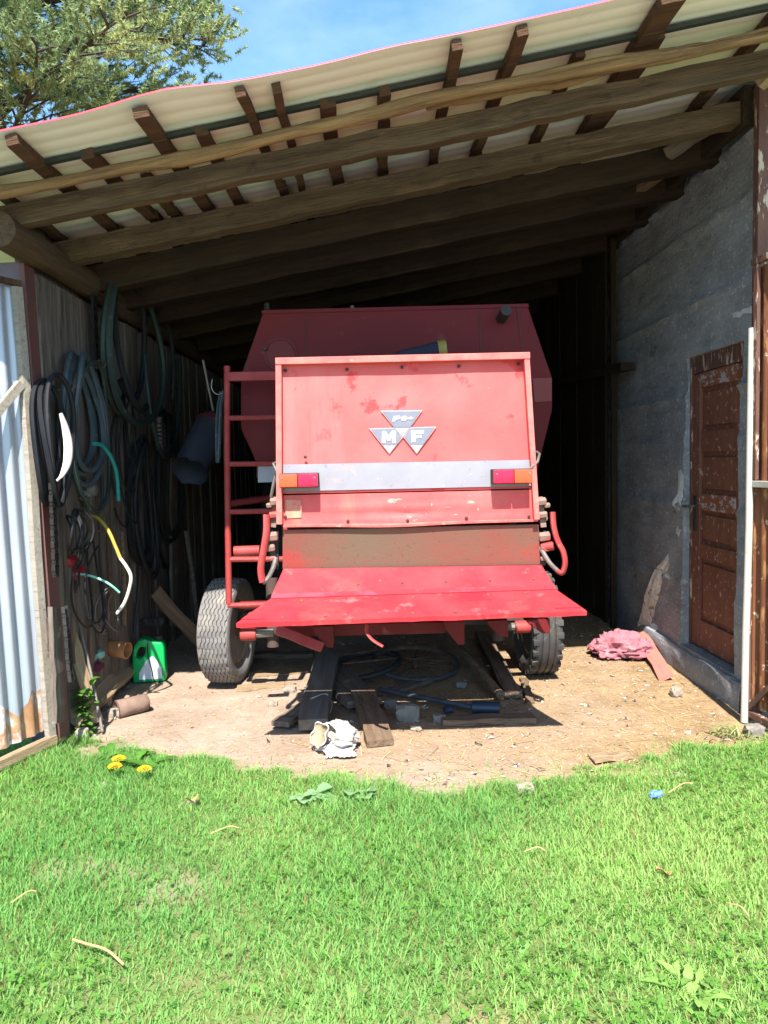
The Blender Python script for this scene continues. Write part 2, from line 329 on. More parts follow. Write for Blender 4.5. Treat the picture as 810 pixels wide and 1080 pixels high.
def raw_mesh(name, verts, faces, mat, cols=None, smooth=False):
    me = bpy.data.meshes.new(name)
    nv = len(verts); me.vertices.add(nv); me.vertices.foreach_set('co', np.asarray(verts, np.float32).ravel())
    faces = np.asarray(faces, np.int32); nf, k = faces.shape
    me.loops.add(nf*k); me.loops.foreach_set('vertex_index', faces.ravel())
    me.polygons.add(nf); me.polygons.foreach_set('loop_start', np.arange(0, nf*k, k, dtype=np.int32))
    try: me.polygons.foreach_set('loop_total', np.full(nf, k, np.int32))
    except Exception: pass
    if cols is not None:
        a = me.attributes.new('col', 'FLOAT_COLOR', 'POINT'); c = np.ones((nv, 4), np.float32); c[:, :3] = cols
        a.data.foreach_set('color', c.ravel())
    me.update(calc_edges=True); me.validate()
    if smooth: me.polygons.foreach_set('use_smooth', np.ones(nf, bool))
    me.materials.append(mat)
    o = bpy.data.objects.new(name, me); col.objects.link(o); return o

# irregular sawn plank: local x is the length
def plank_bm(L_, w, t, seed, wob=.006, n=7):
    r = random.Random(seed); mb = MB(); rows = []
    for i in range(n+1):
        x = L_*i/n; dy = r.uniform(-wob, wob); dz = r.uniform(-wob, wob)*.6; kw = 1+r.uniform(-.05, .05)
        e = r.uniform(-.02, .02)*w*3 if i in (0, n) else 0
        c = [(-w/2*kw, -t/2), (-w/2*kw*.99, t/2*.92), (-w/2*.95, t/2), (w/2*.95, t/2), (w/2*kw*.99, t/2*.92), (w/2*kw, -t/2)]
        rows.append([mb.bm.verts.new((x + e*(1 if y > 0 else -1), y+dy, z+dz)) for y, z in c])
    for i in range(n):
        A, B = rows[i], rows[i+1]
        for j in range(6): mb.bm.faces.new((A[j], A[(j+1) % 6], B[(j+1) % 6], B[j]))
    mb.bm.faces.new(rows[0][::-1]); mb.bm.faces.new(rows[-1])
    return mb
def plank(name, label, p0, p1, w, t, mat, cat='plank', up=(0, 0, 1), seed=0, group=None, wob=.006, parent=None, n=7):
    p0, p1 = Vector(p0), Vector(p1); x = p1-p0; L_ = x.length; x.normalize()
    z = Vector(up); z = (z-x*z.dot(x)).normalized(); y = z.cross(x)
    mb = plank_bm(L_, w, t, seed, wob, n)
    o = mb.build(name, mat)
    m = Matrix((x, y, z)).transposed().to_4x4(); m.translation = p0
    if parent is not None:
        o.parent = parent; m.translation = p0 - Vector(parent.location)
        o.matrix_basis = m
        if label: o['label'] = label
    else:
        o.matrix_world = m; tag(o, label, cat, group)
    return o

def copy_tree(o, parent=None):
    c = o.copy(); col.objects.link(c)
    if parent is not None: c.parent = parent
    for ch in [k for k in bpy.data.objects if k.parent == o]: copy_tree(ch, c)
    return c

# ------------------------------------------------------------------ light, sky
SUN = Vector((.032, .615, -.788)).normalized()
sl = bpy.data.lights.new('sun', 'SUN'); sl.energy = 5.0; sl.angle = R(.53); sl.color = (1, .955, .89)
so = bpy.data.objects.new('sun', sl); col.objects.link(so); so.rotation_euler = SUN.to_track_quat('-Z', 'Y').to_euler(); so.location = (0, -10, 12)
w = bpy.data.worlds.new('World'); sc.world = w; w.use_nodes = True
N = w.node_tree.nodes; L = w.node_tree.links
bg = N['Background']; sky = N.new('ShaderNodeTexSky'); sky.sky_type = 'NISHITA'; sky.sun_disc = False
sky.sun_elevation = math.asin(-SUN.z); sky.sun_rotation = R(183); sky.air_density = 1.0; sky.dust_density = .6; sky.ozone_density = 2.5
bg.inputs['Strength'].default_value = .115
tc = N.new('ShaderNodeTexCoord'); mp = N.new('ShaderNodeMapping'); mp.inputs['Scale'].default_value = (1.4, 1.0, 3.2); mp.inputs['Rotation'].default_value = (.3, .5, .2)
mp.inputs['Location'].default_value = (.35, .1, .2)
L.new(tc.outputs['Generated'], mp.inputs['Vector'])
cn = N.new('ShaderNodeTexNoise'); cn.inputs['Scale'].default_value = 2.1; cn.inputs['Detail'].default_value = 8; cn.inputs['Roughness'].default_value = .58
L.new(mp.outputs[0], cn.inputs['Vector'])
cr = N.new('ShaderNodeMapRange'); cr.inputs['From Min'].default_value = .45; cr.inputs['From Max'].default_value = .80; cr.inputs['To Max'].default_value = .48
L.new(cn.outputs['Fac'], cr.inputs['Value'])
cm = N.new('ShaderNodeMix'); cm.data_type = 'RGBA'; cm.inputs[7].default_value = (4.2, 5.2, 6.4, 1)
L.new(cr.outputs[0], cm.inputs['Factor']); tint = N.new('ShaderNodeMix'); tint.data_type = 'RGBA'; tint.blend_type = 'MULTIPLY'; tint.inputs['Factor'].default_value = 1; tint.inputs[7].default_value = (.95, 1.22, 1.32, 1); L.new(sky.outputs[0], tint.inputs[6]); L.new(tint.outputs[2], cm.inputs[6]); L.new(cm.outputs[2], bg.inputs['Color'])
vs = sc.view_settings; vs.view_transform = 'Standard'; vs.look = 'None'; vs.exposure = 1.32; vs.gamma = 1; vs.use_curve_mapping = False
sc.cycles.use_denoising = True
try: sc.cycles.denoiser = 'OPENIMAGEDENOISE'
except Exception: pass
sc.cycles.max_bounces = 8; sc.cycles.diffuse_bounces = 2; sc.cycles.transparent_max_bounces = 8
sc.cycles.sample_clamp_indirect = 8

# ------------------------------------------------------------------ ground
gbx = [-30, -3, -1.85, -1.65, -1.35, -1.1, -.85, -.6, -.1, .35, .7, 1.0, 1.5, 1.95, 2.3, 30]
gby = [4.2, 4.2, 4.15, 4.08, 3.98, 3.88, 3.76, 3.64, 3.46, 3.42, 3.45, 3.56, 3.70, 3.92, 4.1, 4.1]
def nz(x, y, s, off=0.0): return mnoise.fractal(Vector((x*s+off, y*s-off, off*.5)), 1.0, 2.0, 3)
def gmask(x, y):                       # >0 is grass, <0 is dirt; metres from the border
    if x < -2.05 or x > 2.6 or y > 12.4: return 1.0
    return float(np.interp(x, gbx, gby)) - y + .15*nz(x, y, 2.0, 4.0) + .11*nz(x, y, 7, 9.0)
def gz(x, y):
    k = 1.0 if (-2.4 < x < 2.6 and -1 < y < 13) else .3
    z = k*(.012*nz(x, y, 1.6, 1.0) + .006*nz(x, y, 6, 2.0))
    if gmask(x, y) > 0: z += .012
    return z - .004
xs = np.concatenate([[-260, -120, -60, -30, -16, -9, -6], np.arange(-4.2, 4.21, .06), [6, 9, 16, 30, 60, 120, 260]])
ys = np.concatenate([[-260, -120, -60, -30, -14, -7, -3, -1], np.arange(.5, 7.5, .05), np.arange(7.5, 13.1, .2), [15, 18, 25, 40, 70, 140, 300]])
verts = []; cols = []
for y in ys:
    for x in xs:
        verts.append((x, y, gz(x, y)))
        g = gmask(x, y); k = min(1, max(0, g/.10+.5))
        bare = max(0, min(1, (nz(x, y, 1.3, 30.)-.47)*3)) if g > .1 else 0
        cols.append((k*(1-.7*bare), max(0, min(1, .5+.55*(x-.4)+.6*nz(x, y, 1.0, 17))), min(1, max(0, (.75-y+.15*nz(x, y, 1.1, 71))/.15)) if (abs(x) < 22 and y > -24) else 0))
nx, ny = len(xs), len(ys)
ii = np.arange(nx*ny).reshape(ny, nx)
faces = np.stack([ii[:-1, :-1], ii[:-1, 1:], ii[1:, 1:], ii[1:, :-1]], -1).reshape(-1, 4)
def ground_mat():
    m = bpy.data.materials.new('dirt_and_turf'); m.use_nodes = True; nt = m.node_tree; N = nt.nodes; L = nt.links; b = N['Principled BSDF']
    b.inputs['Roughness'].default_value = .97; b.inputs['Specular IOR Level'].default_value = .1
    a = N.new('ShaderNodeAttribute'); a.attribute_name = 'col'; sp = N.new('ShaderNodeSeparateColor'); L.new(a.outputs['Color'], sp.inputs[0])
    tc = N.new('ShaderNodeTexCoord')
    def noise(s, d=8, r=.65):
        n = N.new('ShaderNodeTexNoise'); n.inputs['Scale'].default_value = s; n.inputs['Detail'].default_value = d; n.inputs['Roughness'].default_value = r
        L.new(tc.outputs['Object'], n.inputs['Vector']); return n.outputs['Fac']
    def mr(s, lo, hi):
        r = N.new('ShaderNodeMapRange'); r.inputs['From Min'].default_value = lo; r.inputs['From Max'].default_value = hi; L.new(s, r.inputs['Value']); return r.outputs[0]
    def mix(f, A, B):
        x = N.new('ShaderNodeMix'); x.data_type = 'RGBA'; L.new(f, x.inputs['Factor'])
        for s, c in ((6, A), (7, B)):
            if isinstance(c, tuple): x.inputs[s].default_value = lin(c)
            else: L.new(c, x.inputs[s])
        return x.outputs[2]
    beige = mix(mr(noise(3), .35, .65), (.41, .305, .235), (.28, .205, .15))
    straw = mix(mr(noise(4), .35, .65), (.37, .25, .135), (.24, .157, .083))
    d = mix(sp.outputs[1], beige, straw)
    d = mix(mr(noise(34, 6, .7), .57, .66), d, (.43, .345, .255))
    d = mix(mr(noise(26, 6, .75), .60, .68), d, (.17, .115, .07))
    t = mix(mr(noise(9), .4, .6), (.13, .19, .05), (.19, .20, .08))
    bounce_yard = mix(mr(noise(30), .4, .6), (.52, .48, .42), (.44, .40, .35))  # pale unseen ground behind the camera, added to bounce sunlight under the roof
    L.new(mix(sp.outputs[2], mix(sp.outputs[0], d, t), bounce_yard), b.inputs['Base Color'])
    bp = N.new('ShaderNodeBump'); bp.inputs['Strength'].default_value = .75; bp.inputs['Distance'].default_value = .02
    mx = N.new('ShaderNodeMath'); mx.operation = 'MULTIPLY_ADD'; mx.inputs[1].default_value = .4
    L.new(noise(85, 5), mx.inputs[0]); L.new(noise(14, 8, .7), mx.inputs[2]); L.new(mx.outputs[0], bp.inputs['Height'])
    L.new(bp.outputs[0], b.inputs['Normal']); return m
structure(raw_mesh('ground', verts, faces, ground_mat(), np.array(cols), smooth=True))

# ------------------------------------------------------------------ grass (one mass)
rs = np.random.RandomState(3)
LEAF = attr_mat('grass_blade', .6, .55, spec=.2)
def scatter(n, x0, x1, y0, y1): return rs.uniform(x0, x1, n), rs.uniform(y0, y1, n)
gx, gy = scatter(215000, -2.7, 2.7, 1.7, 4.3)
ox, oy = scatter(36000, -7, 7, .6, 6.0)
keep = ~((np.abs(ox) < 2.7) & (oy > 1.7) & (oy < 4.3))
gx = np.concatenate([gx, ox[keep]]); gy = np.concatenate([gy, oy[keep]])
gv, gf, gc = [], [], []
vi = 0
bases = []
for x, y in zip(gx, gy):
    g = gmask(x, y)
    if g < .0:
        if g > -.35 and rs.rand() < .16*(1+g/.35)**2: pass
        else: continue
    lush = .5+.5*nz(x, y, 1.5, 5.0); tone = nz(x, y, .9, 21.0); patch = nz(x, y, 1.3, 30.)
    if patch > .46 and rs.rand() < .5*min(1, (patch-.46)*4): continue
    h = (.016+.036*max(0, lush))*rs.uniform(.55, 1.25)
    if .02 < g < .35: h *= 1.25
    if g < .05: h *= .6
    th = rs.uniform(0, 6.283); lean = rs.uniform(.3, 1.4)*h; wd = rs.uniform(.0011, .0028)
    dx, dy = math.cos(th), math.sin(th); sx, sy = -dy*wd, dx*wd
    z = gz(x, y) - .004
    gv += [(x-sx, y-sy, z), (x+sx, y+sy, z), (x+dx*lean*.45+sx*.8, y+dy*lean*.45+sy*.8, z+h*.62), (x+dx*lean*.45-sx*.8, y+dy*lean*.45-sy*.8, z+h*.62),
           (x+dx*lean+sx*.15, y+dy*lean+sy*.15, z+h), (x+dx*lean-sx*.15, y+dy*lean-sy*.15, z+h)]
    gf += [(vi, vi+1, vi+2, vi+3), (vi+3, vi+2, vi+4, vi+5)]; vi += 6
    u = rs.rand()
    if u < .07: c = np.array((.36, .28, .11))*rs.uniform(.7, 1.1)
    else:
        k = np.clip(.5+.8*tone+rs.uniform(-.35, .35), 0, 1)
        c = np.array((.21, .45, .115))*(1-k) + np.array((.40, .60, .17))*k
        c = c*rs.uniform(.75, 1.2)
    gc += [c]*6
grass = raw_mesh('grass', gv, gf, LEAF, np.array(gc), smooth=True)
tag(grass, 'short bright green lawn grass in front of the shed', 'grass', kind='stuff')

# clover and small round leaves among the grass
cv, cf, cc = [], [], []; vi = 0
lx, ly = scatter(30000, -2.7, 2.7, 1.75, 4.1)
for x, y in zip(lx, ly):
    g = gmask(x, y)
    if g < .12: continue
    pch = nz(x, y, 1.1, 55.0)
    if rs.rand() > np.clip(.16 + .8*pch, .05, .5): continue
    r = rs.uniform(.0035, .0085); z = gz(x, y) + rs.uniform(.012, .045)
    tx, ty = rs.uniform(-.5, .5, 2); th = rs.uniform(0, 6.283)
    c = np.array((.15, .33, .055))*rs.uniform(.8, 1.25) if rs.rand() < .8 else np.array((.22, .38, .09))
    for k in range(3):
        a = th + k*2.094; cxx, cyy = x+math.cos(a)*r, y+math.sin(a)*r
        pts = [(math.cos(a+q), math.sin(a+q)) for q in (math.pi, math.pi*.55, .5, -.5, -math.pi*.55)]
        for (px, py) in pts:
            X, Y = cxx+px*r*.9, cyy+py*r*.9
            cv.append((X, Y, z + (X-x)*tx + (Y-y)*ty)); cc.append(c)
        cf += [(vi, vi+1, vi+2), (vi, vi+2, vi+3), (vi, vi+3, vi+4)]; vi += 5
clover = raw_mesh('clover', cv, cf, LEAF, np.array(cc))
tag(clover, 'patches of small clover leaves mixed into the lawn', 'clover', kind='stuff')

# loose chips, chaff and pebbles on the dirt
CHIP = attr_mat('chaff_chips', .9, 0, spec=.1)
hv, hf, hc = [], [], []; vi = 0
hx, hy = scatter(15000, -1.75, 2.15, 3.3, 7.2)
for x, y in zip(hx, hy):
    g = gmask(x, y)
    if g > .12: continue
    if rs.rand() > .35 + .5*min(1, max(0, .5+.5*x)): continue
    u = rs.rand(); z = gz(x, y)
    if u < .42:
        s = rs.uniform(.0025, .007) if rs.rand() < .88 else rs.uniform(.008, .019)
        q = [Vector((rs.uniform(-1, 1), rs.uniform(-1, 1), rs.uniform(0, .6)))*s for _ in range(4)]
        q[3].z = s*1.0
        hv += [(x+p.x*1.5, y+p.y*1.5, z+p.z) for p in q]; hf += [(vi, vi+1, vi+2), (vi, vi+1, vi+3), (vi+1, vi+2, vi+3), (vi, vi+2, vi+3)]; vi += 4
        c = np.array([(.50, .42, .32), (.40, .33, .26), (.25, .19, .13), (.55, .48, .40)][rs.randint(4)])*rs.uniform(.8, 1.1); hc += [c]*4
    else:
        th = rs.uniform(0, 3.14); l = rs.uniform(.006, .022) if rs.rand() < .88 else rs.uniform(.03, .08); wd = rs.uniform(.0008, .002)
        dx, dy = math.cos(th)*l, math.sin(th)*l; sx, sy = -math.sin(th)*wd, math.cos(th)*wd
        zz = z+rs.uniform(.003, .008)
        hv += [(x-dx-sx, y-dy-sy, z+.003), (x+dx-sx, y+dy-sy, zz), (x+dx+sx, y+dy+sy, zz), (x-dx+sx, y-dy+sy, z+.003)]
        hf += [(vi, vi+1, vi+2), (vi, vi+2, vi+3), (vi, vi+2, vi+1), (vi, vi+3, vi+2)][:2]; vi += 4
        c = np.array([(.52, .36, .15), (.44, .29, .12), (.33, .21, .10), (.60, .46, .24)][rs.randint(4)])*rs.uniform(.8, 1.1); hc += [c]*4
tag(raw_mesh('chaff', hv, hf, CHIP, np.array(hc)), 'scattered straw chaff and small pebbles on the dirt', 'chaff', kind='stuff')

# ------------------------------------------------------------------ the shed
def zr(x): return 2.868 + .194*(x+1.6)                 # underside of the roof sheet
def W(px, py, X):                                     # a pixel on the plane x = X
    r = ray(px, py); return CAM + r*(X/r.x)

roof = thing('shed_roof', 'lean to roof of red topped corrugated sheet on rough timber beams and battens', 'roof', (0, 3.3, 2.9))
def sheet_rows(dz, x0=-2.25, x1=3.3, y0=3.3, y1=12.5):
    prof = []; y = y0
    while y < y1:
        prof += [(y, 0), (y+.055, 0), (y+.064, .0018), (y+.082, .0018)]; y += .092
    prof.append((y, 0)); rows = []
    n = 46
    for i in range(n+1):
        x = x0+(x1-x0)*i/n; row = []
        for (yy, h) in prof:
            k = math.exp(-(yy-y0)/.16)
            bump = .022*math.exp(-((x+.78)/.20)**2) + .004*math.sin(x*5.1+1)+.003*math.sin(x*11.3)*(1 if x < .2 else .3)
            row.append(Vector((x, yy - .02*k*math.exp(-((x+.78)/.25)**2), zr(x)+h+dz+bump*k + .004*math.sin(yy*1.7+x*2))))
        rows.append(row)
    return rows
MB().grid(sheet_rows(0)).build('roof_lining', SHEET_UNDER, roof, smooth=True, recalc=False)
top_mb = MB(); ra = sheet_rows(.005); top_mb.grid(ra)
rb = sheet_rows(.0005); top_mb.grid([[r[0]+V(0, -.003, -.001) for r in rb], [r[0]+V(0, -.003, .002) for r in ra], [r[0]+V(0, .004, .001) for r in ra]])
top_mb.build('roof_sheet', SHEET_TOP, roof, smooth=True, recalc=False)
def roof_beam(name, y, wdt, h, mat, x0, x1, seed, drop=0.0, label=None):
    z0 = zr(x0)-.085-h/2-drop; z1 = zr(x1)-.125-h/2-drop
    r = random.Random(seed)
    return plank(name, label, (x0, y+r.uniform(-.02, .02), z0+r.uniform(-.01, .01)), (x1, y+r.uniform(-.02, .02), z1), wdt, h, mat, up=(0, 0, 1), seed=seed, wob=.009, parent=roof, n=34)
def pole(x0, x1, y, dz, r_, label=None):
    s_ = .194-.0035; L_ = (x1-x0)*math.sqrt(1+s_*s_)
    o = MB().tube([V(t*L_, .014*math.sin(t*9+y*7), .010*math.sin(t*13+1)+.004*math.sin(t*41)) for t in np.linspace(0, 1, 90)], lambda t: r_*(.9+.2*t)+.004*math.sin(t*31)+.004*mnoise.noise(V(t*40, y, 0))+.003*mnoise.noise(V(t*90, y, 3)), 10).build('pole', POLE, smooth=True)
    o.parent = roof; o.matrix_basis = Matrix.Translation(V(x0, y, zr(x0)+dz)-roof.location) @ Matrix.Rotation(-math.atan(s_), 4, 'Y')
    if label: o['label'] = label
pole(-2.0, 2.75, 3.60, -.112, .030, 'pale peeled pole nearest the roof edge'); pole(.3, 2.75, 3.665, -.112, .020)
roof_beam('beam', 3.84, .075, .105, BEAM, -1.74, 2.62, 11)
MB().beam((-2.1, 3.60, zr(-2.1)-.020), (2.9, 3.60, zr(2.9)-.020), .03, .020).build('purlin', M('dark_green_stained_timber', (.035, .042, .03), (.025, .028, .022), 5, .9, bump=.3, stretch=(.6, 8, 8)), roof)
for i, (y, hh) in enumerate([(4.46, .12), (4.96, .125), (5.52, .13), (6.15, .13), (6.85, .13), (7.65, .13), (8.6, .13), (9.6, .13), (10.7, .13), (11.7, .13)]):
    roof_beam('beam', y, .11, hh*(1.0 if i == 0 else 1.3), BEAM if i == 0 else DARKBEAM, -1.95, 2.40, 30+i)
bl = [(-1.46, 3.315, .065), (-.92, 3.315, .075), (-.50, 3.315, .05), (.40, 3.315, .045), (.675, 3.315, .06), (1.30, 3.30, .095), (1.92, 3.36, .06),
      (-1.72, 3.585, .05), (-1.24, 3.585, .06), (-1.08, 3.95, .05), (-.72, 3.585, .07), (-.36, 3.36, .045), (-.16, 3.585, .085), (.10, 3.585, .05), (1.36, 3.6, .05), (2.3, 3.4, .07), (1.0, 3.62, .05)]
for i, (x, y0, wd) in enumerate(bl):
    r = random.Random(i); xe = x + r.uniform(-.05, .05)
    xm = x + r.uniform(-.035, .035); ym = 4.62 + r.uniform(-.2, .2)
    plank('batten', None, (x, y0, zr(x)-.030), (xm, ym, zr(xm)-.030), wd*r.uniform(.75, 1.1), .045, BATTEN, up=(-.19, 0, 1), seed=60+i, wob=.007, parent=roof)
    plank('batten', None, (xm+wd*.2, ym-.02, zr(xm)-.032), (xe, 12.2, zr(xe)-.030), wd, .045, BATTEN, up=(-.19, 0, 1), seed=90+i, wob=.004, parent=roof)

log = MB().tube([V(-1.73+.01*math.sin(y*2), y, 2.635+.008*math.sin(y*3)) for y in np.linspace(3.72, 12.1, 30)], lambda t: .084-.002*t+.004*math.sin(t*60), 14).build('log_plate', LOGW, loc=(-1.73, 3.6, 2.62), smooth=True)
tag(log, 'brown round log carrying the roof along the top of the plank wall', 'log')

wall = MB(); y = 4.14; r = random.Random(5)
while y < 12.15:
    bw = r.uniform(.105, .165); x = -1.745 + r.choice((0, .022, .012)) + r.uniform(-.004, .004)
    p0, p1 = V(x, y+bw/2, -.05), V(x+r.uniform(-.008, .008), y+bw/2+r.uniform(-.012, .012), 2.52)
    wall.beam(p0, p1, .024, bw+.006, up=(0, 1, 0), bev=.003); y += bw + r.choice((.001, .002, .008))
wall.box((-1.80, 8.1, 1.38), (.02, 8.0, 2.88))  # outer backing, carried up past the log to block light leaking in
tag(wall.build('plank_wall', BOARDW, loc=(-1.75, 4.14, 0)), 'weathered grey vertical plank wall hung with hoses and belts', 'wall')
bw_ = MB()
x = -1.75
while x < 2.5:
    d = r.uniform(.13, .18); bw_.box((x+d/2, 12.25+r.uniform(-.01, .01), 1.75), (d+.01, .03, 3.6)); x += d
tag(bw_.build('back_wall', BOARDW, loc=(0, 12.25, 0)), 'dark plank wall closing the far end of the shed behind the combine', 'wall')

# steel post on the left
pr = P(49, 515, 4.12).x + .045
post = thing('steel_post', 'purplish brown steel post at the front end of the plank wall', 'post', (pr-.08, 4.12, 0))
MB().box((pr-.093, 4.10, 1.28), (.135, .10, 2.56), bev=.006).build('post_body', POSTPAINT, post)
MB().box((pr-.012, 4.095, 1.275), (.026, .13, 2.55), bev=.004).build('post_edge', POSTRUST, post)['label'] = 'reddish brown worn edge of the post'
def hinge(z, parent):
    h = MB(); h.tube([V(pr-.01, 4.015, z-.07), V(pr-.01, 4.015, z+.06)], .018, 10); h.tube([V(pr-.01, 4.015, z-.11), V(pr-.01, 4.015, z-.075)], .023, 10)
    h.box((pr-.04, 4.02, z), (.06, .012, .05), bev=.003); h.beam((pr-.02, 4.0, z-.13), (pr+.03, 3.985, z-.17), .012, .012); h.build('hinge', IRON, parent, smooth=True)
hinge(.66, post); hinge(1.77, post)
MB().tube([V(pr-.012, 4.005, 1.55+.01*k) for k in range(0, 46, 5)], .005, 6).build('rod', STILE, post)

post.rotation_euler.y = -.026
# left door: corrugated, swung outwards
dl = thing('corrugated_door', 'pale galvanised corrugated door standing open at the left with wooden brace', 'door', (pr-.03, 4.0, 0.07))
O = V(pr-.035, 3.99, 0); u = V(-.40, -.917, 0).normalized(); nn = V(-u.y, u.x, 0)
if nn.x < 0: nn = -nn
def dp(s, z, off=0): return O + u*s + nn*off + V(0, 0, z)
rows = []
for k in range(0, 161):
    s = .0 + 1.9*k/160; o_ = -.030 + .011*math.cos(2*math.pi*s/.086)
    rows.append([dp(s, z, o_ + .003*math.sin(z*2+s*9)) for z in np.linspace(.13, 2.42, 14)])
g1 = MB().grid(rows); g1.grid([[p - nn*.002 for p in r_] for r_ in rows]); g1.build('corrugated_sheet', GALV, dl, smooth=True, recalc=False)
# rusty foot of the sheet
RUSTFOOT = M('rust_stained_sheet_foot', (.30, .13, .05), (.45, .28, .16), 7, .85, bump=.2, stretch=(1, 1, .6), c3=(.55, .54, .55), s3=9, t3=(.5, .6))
rows2 = []
for k in range(0, 81):
    s = .02 + .95*k/80; o_ = -.0275 + .011*math.cos(2*math.pi*s/.086)
    hh = .30+.11*mnoise.noise(Vector((s*9, 1, 0)))+.05*mnoise.noise(Vector((s*30, 1, 0)))
    rows2.append([dp(s, z, o_ + .003*math.sin(z*2+s*9)) for z in np.linspace(.125, hh, 5)])
MB().grid(rows2).build('rust_stain', RUSTFOOT, dl, smooth=True, recalc=False)
def dbar(name, s0, z0, s1, z1, wd, th, mat, seed, off=.0):
    return plank(name, None, dp(s0, z0, off), dp(s1, z1, off), wd, th, mat, up=nn, seed=seed, wob=.004, parent=dl)
dbar('stile', .0, .08, .0, 2.42, .048, .03, STILE, 1); dbar('stile', 1.87, .08, 1.87, 2.47, .08, .04, STILE, 2)
dbar('rail', -.01, 2.435, 1.92, 2.435, .028, .035, BATTEN, 3, .004); dbar('rail', -.02, .075, 1.92, .05, .045, .04, PLANK_TAN, 4, .012)
dbar('brace', .03, 1.93, 1.86, .20, .045, .025, STILE, 5, .004)

dl.rotation_euler.y = -.022
# ------------------------------------------------------------------ concrete wall with door, right
XW = 2.185
D0, D1, DZ0, DZ1 = 4.52, 5.31, .175, 2.165
cw = thing('concrete_wall', 'grey rough concrete wall with poured seams on the right of the shed', 'wall', (XW, 4.35, 0))
ysw = sorted(set([4.34, D0, D1] + [round(v, 3) for v in np.arange(4.37, 7.6, .045)] + [round(v, 3) for v in np.arange(7.6, 12.25, .15)]))
ysw = [v for v in ysw if min(abs(v-D0), abs(v-D1)) > .012 or v in (D0, D1)]
zsw = sorted(set([DZ0, DZ1] + [round(v, 3) for v in np.arange(-.05, 3.64, .03)]))
zsw = [v for v in zsw if min(abs(v-DZ0), abs(v-DZ1)) > .01 or v in (DZ0, DZ1)]
seams = [.62, 1.17, 1.62, 1.92, 2.52, 3.02, 3.36]
def wallx(y, z):
    d = .014*nz(y, z*1.3, 1.1, 40) + .006*nz(y, z, 5, 41) + .003*nz(y, z, 17, 43)
    zz = z + .03*nz(y, 0, .7, 44) + .012*nz(y, z, 6, 46)
    for i, s in enumerate(seams):
        t = zz - s; amp = (.018, .026, .016, .044, .040, .034, .03)[i]
        if -.05 < t < .03: d -= amp*(1 - abs((t+.01)/.04))*(.55+.6*nz(y, z, 9, 47)) if abs((t+.01)/.04) < 1 else 0
        if t > 0: d += amp*.35
    return XW - .02 + d
top_cut = lambda y: 3.60 + .05*nz(y, 1, 2.2, 50)
cwb = MB(); vs_ = {}
for y in ysw:
    for z in zsw: vs_[(y, z)] = cwb.bm.verts.new((wallx(y, z), y, min(z, top_cut(y))))
for a in range(len(ysw)-1):
    for b in range(len(zsw)-1):
        ym, zm = (ysw[a]+ysw[a+1])/2, (zsw[b]+zsw[b+1])/2
        if D0 < ym < D1 and DZ0 < zm < DZ1: continue
        q = [vs_[(ysw[a], zsw[b])], vs_[(ysw[a], zsw[b+1])], vs_[(ysw[a+1], zsw[b+1])], vs_[(ysw[a+1], zsw[b])]]
        cwb.bm.faces.new(q)
be = [e for e in cwb.bm.edges if len(e.link_faces) == 1]
ex = bmesh.ops.extrude_edge_only(cwb.bm, edges=be)
for v in [g for g in ex['geom'] if isinstance(g, bmesh.types.BMVert)]: v.co.x = XW + .26
cwb.box((XW+.285, 8.28, 1.77), (.05, 7.9, 3.62))
cwb.build('wall_body', CONCRETE, cw, smooth=True, ang=60)
pb = MB(); ry = np.arange(4.36, 6.6, .06)
prof = [(-.05, -.05), (.0, -.052), (.08, -.056), (.135, -.05), (.158, -.036), (.165, .02)]
pb.grid([[V(XW-.01+o*(1-max(0, (yy-5.6))/1.1) + .008*nz(yy, z, 5, 60), yy, z + .012*nz(yy, 0, 4, 61)) for (z, o) in prof] for yy in ry])
pb.build('plinth', CONCRETE, cw, smooth=True)
def wall_patch(name, pxs, mat, th=.003, dx=0.0):
    mb = MB(); pts = [W(a, b, XW-.03) for a, b in pxs]; out = []
    for i, p in enumerate(pts):
        q = pts[(i+1) % len(pts)]
        for k in range(8):
            m_ = p.lerp(q, k/8); m_ += V(0, nz(m_.y, m_.z, 60, i)*.022, nz(m_.z, m_.y, 60, i+5)*.022); m_.x = wallx(m_.y, m_.z)-th; out.append(m_)
    c_ = sum(out, V(0, 0, 0))/len(out); c_.x = min(wallx(c_.y, c_.z), c_.x)-th
    cv_ = mb.bm.verts.new(c_); ov = [mb.bm.verts.new(p) for p in out]
    bv = [mb.bm.verts.new(p+V(.03, 0, 0)) for p in out]
    for i in range(len(ov)):
        j = (i+1) % len(ov); mb.bm.faces.new((cv_, ov[i], ov[j])); mb.bm.faces.new((ov[i], bv[i], bv[j], ov[j]))
    return mb.build(name, mat, cw)
wall_patch('lime_patch', [(713, 497), (717, 500), (716, 536), (712, 535), (709, 530), (713, 524)], LIME)
wall_patch('lime_patch', [(712, 555), (716, 558), (714, 566), (711, 563)], LIME)
wall_patch('lime_patch', [(787, 243), (793, 246), (793, 300), (789, 296), (791, 275), (784, 262)], LIME)
wall_patch('lime_patch', [(765, 330), (788, 322), (787, 329), (766, 336)], LIME)
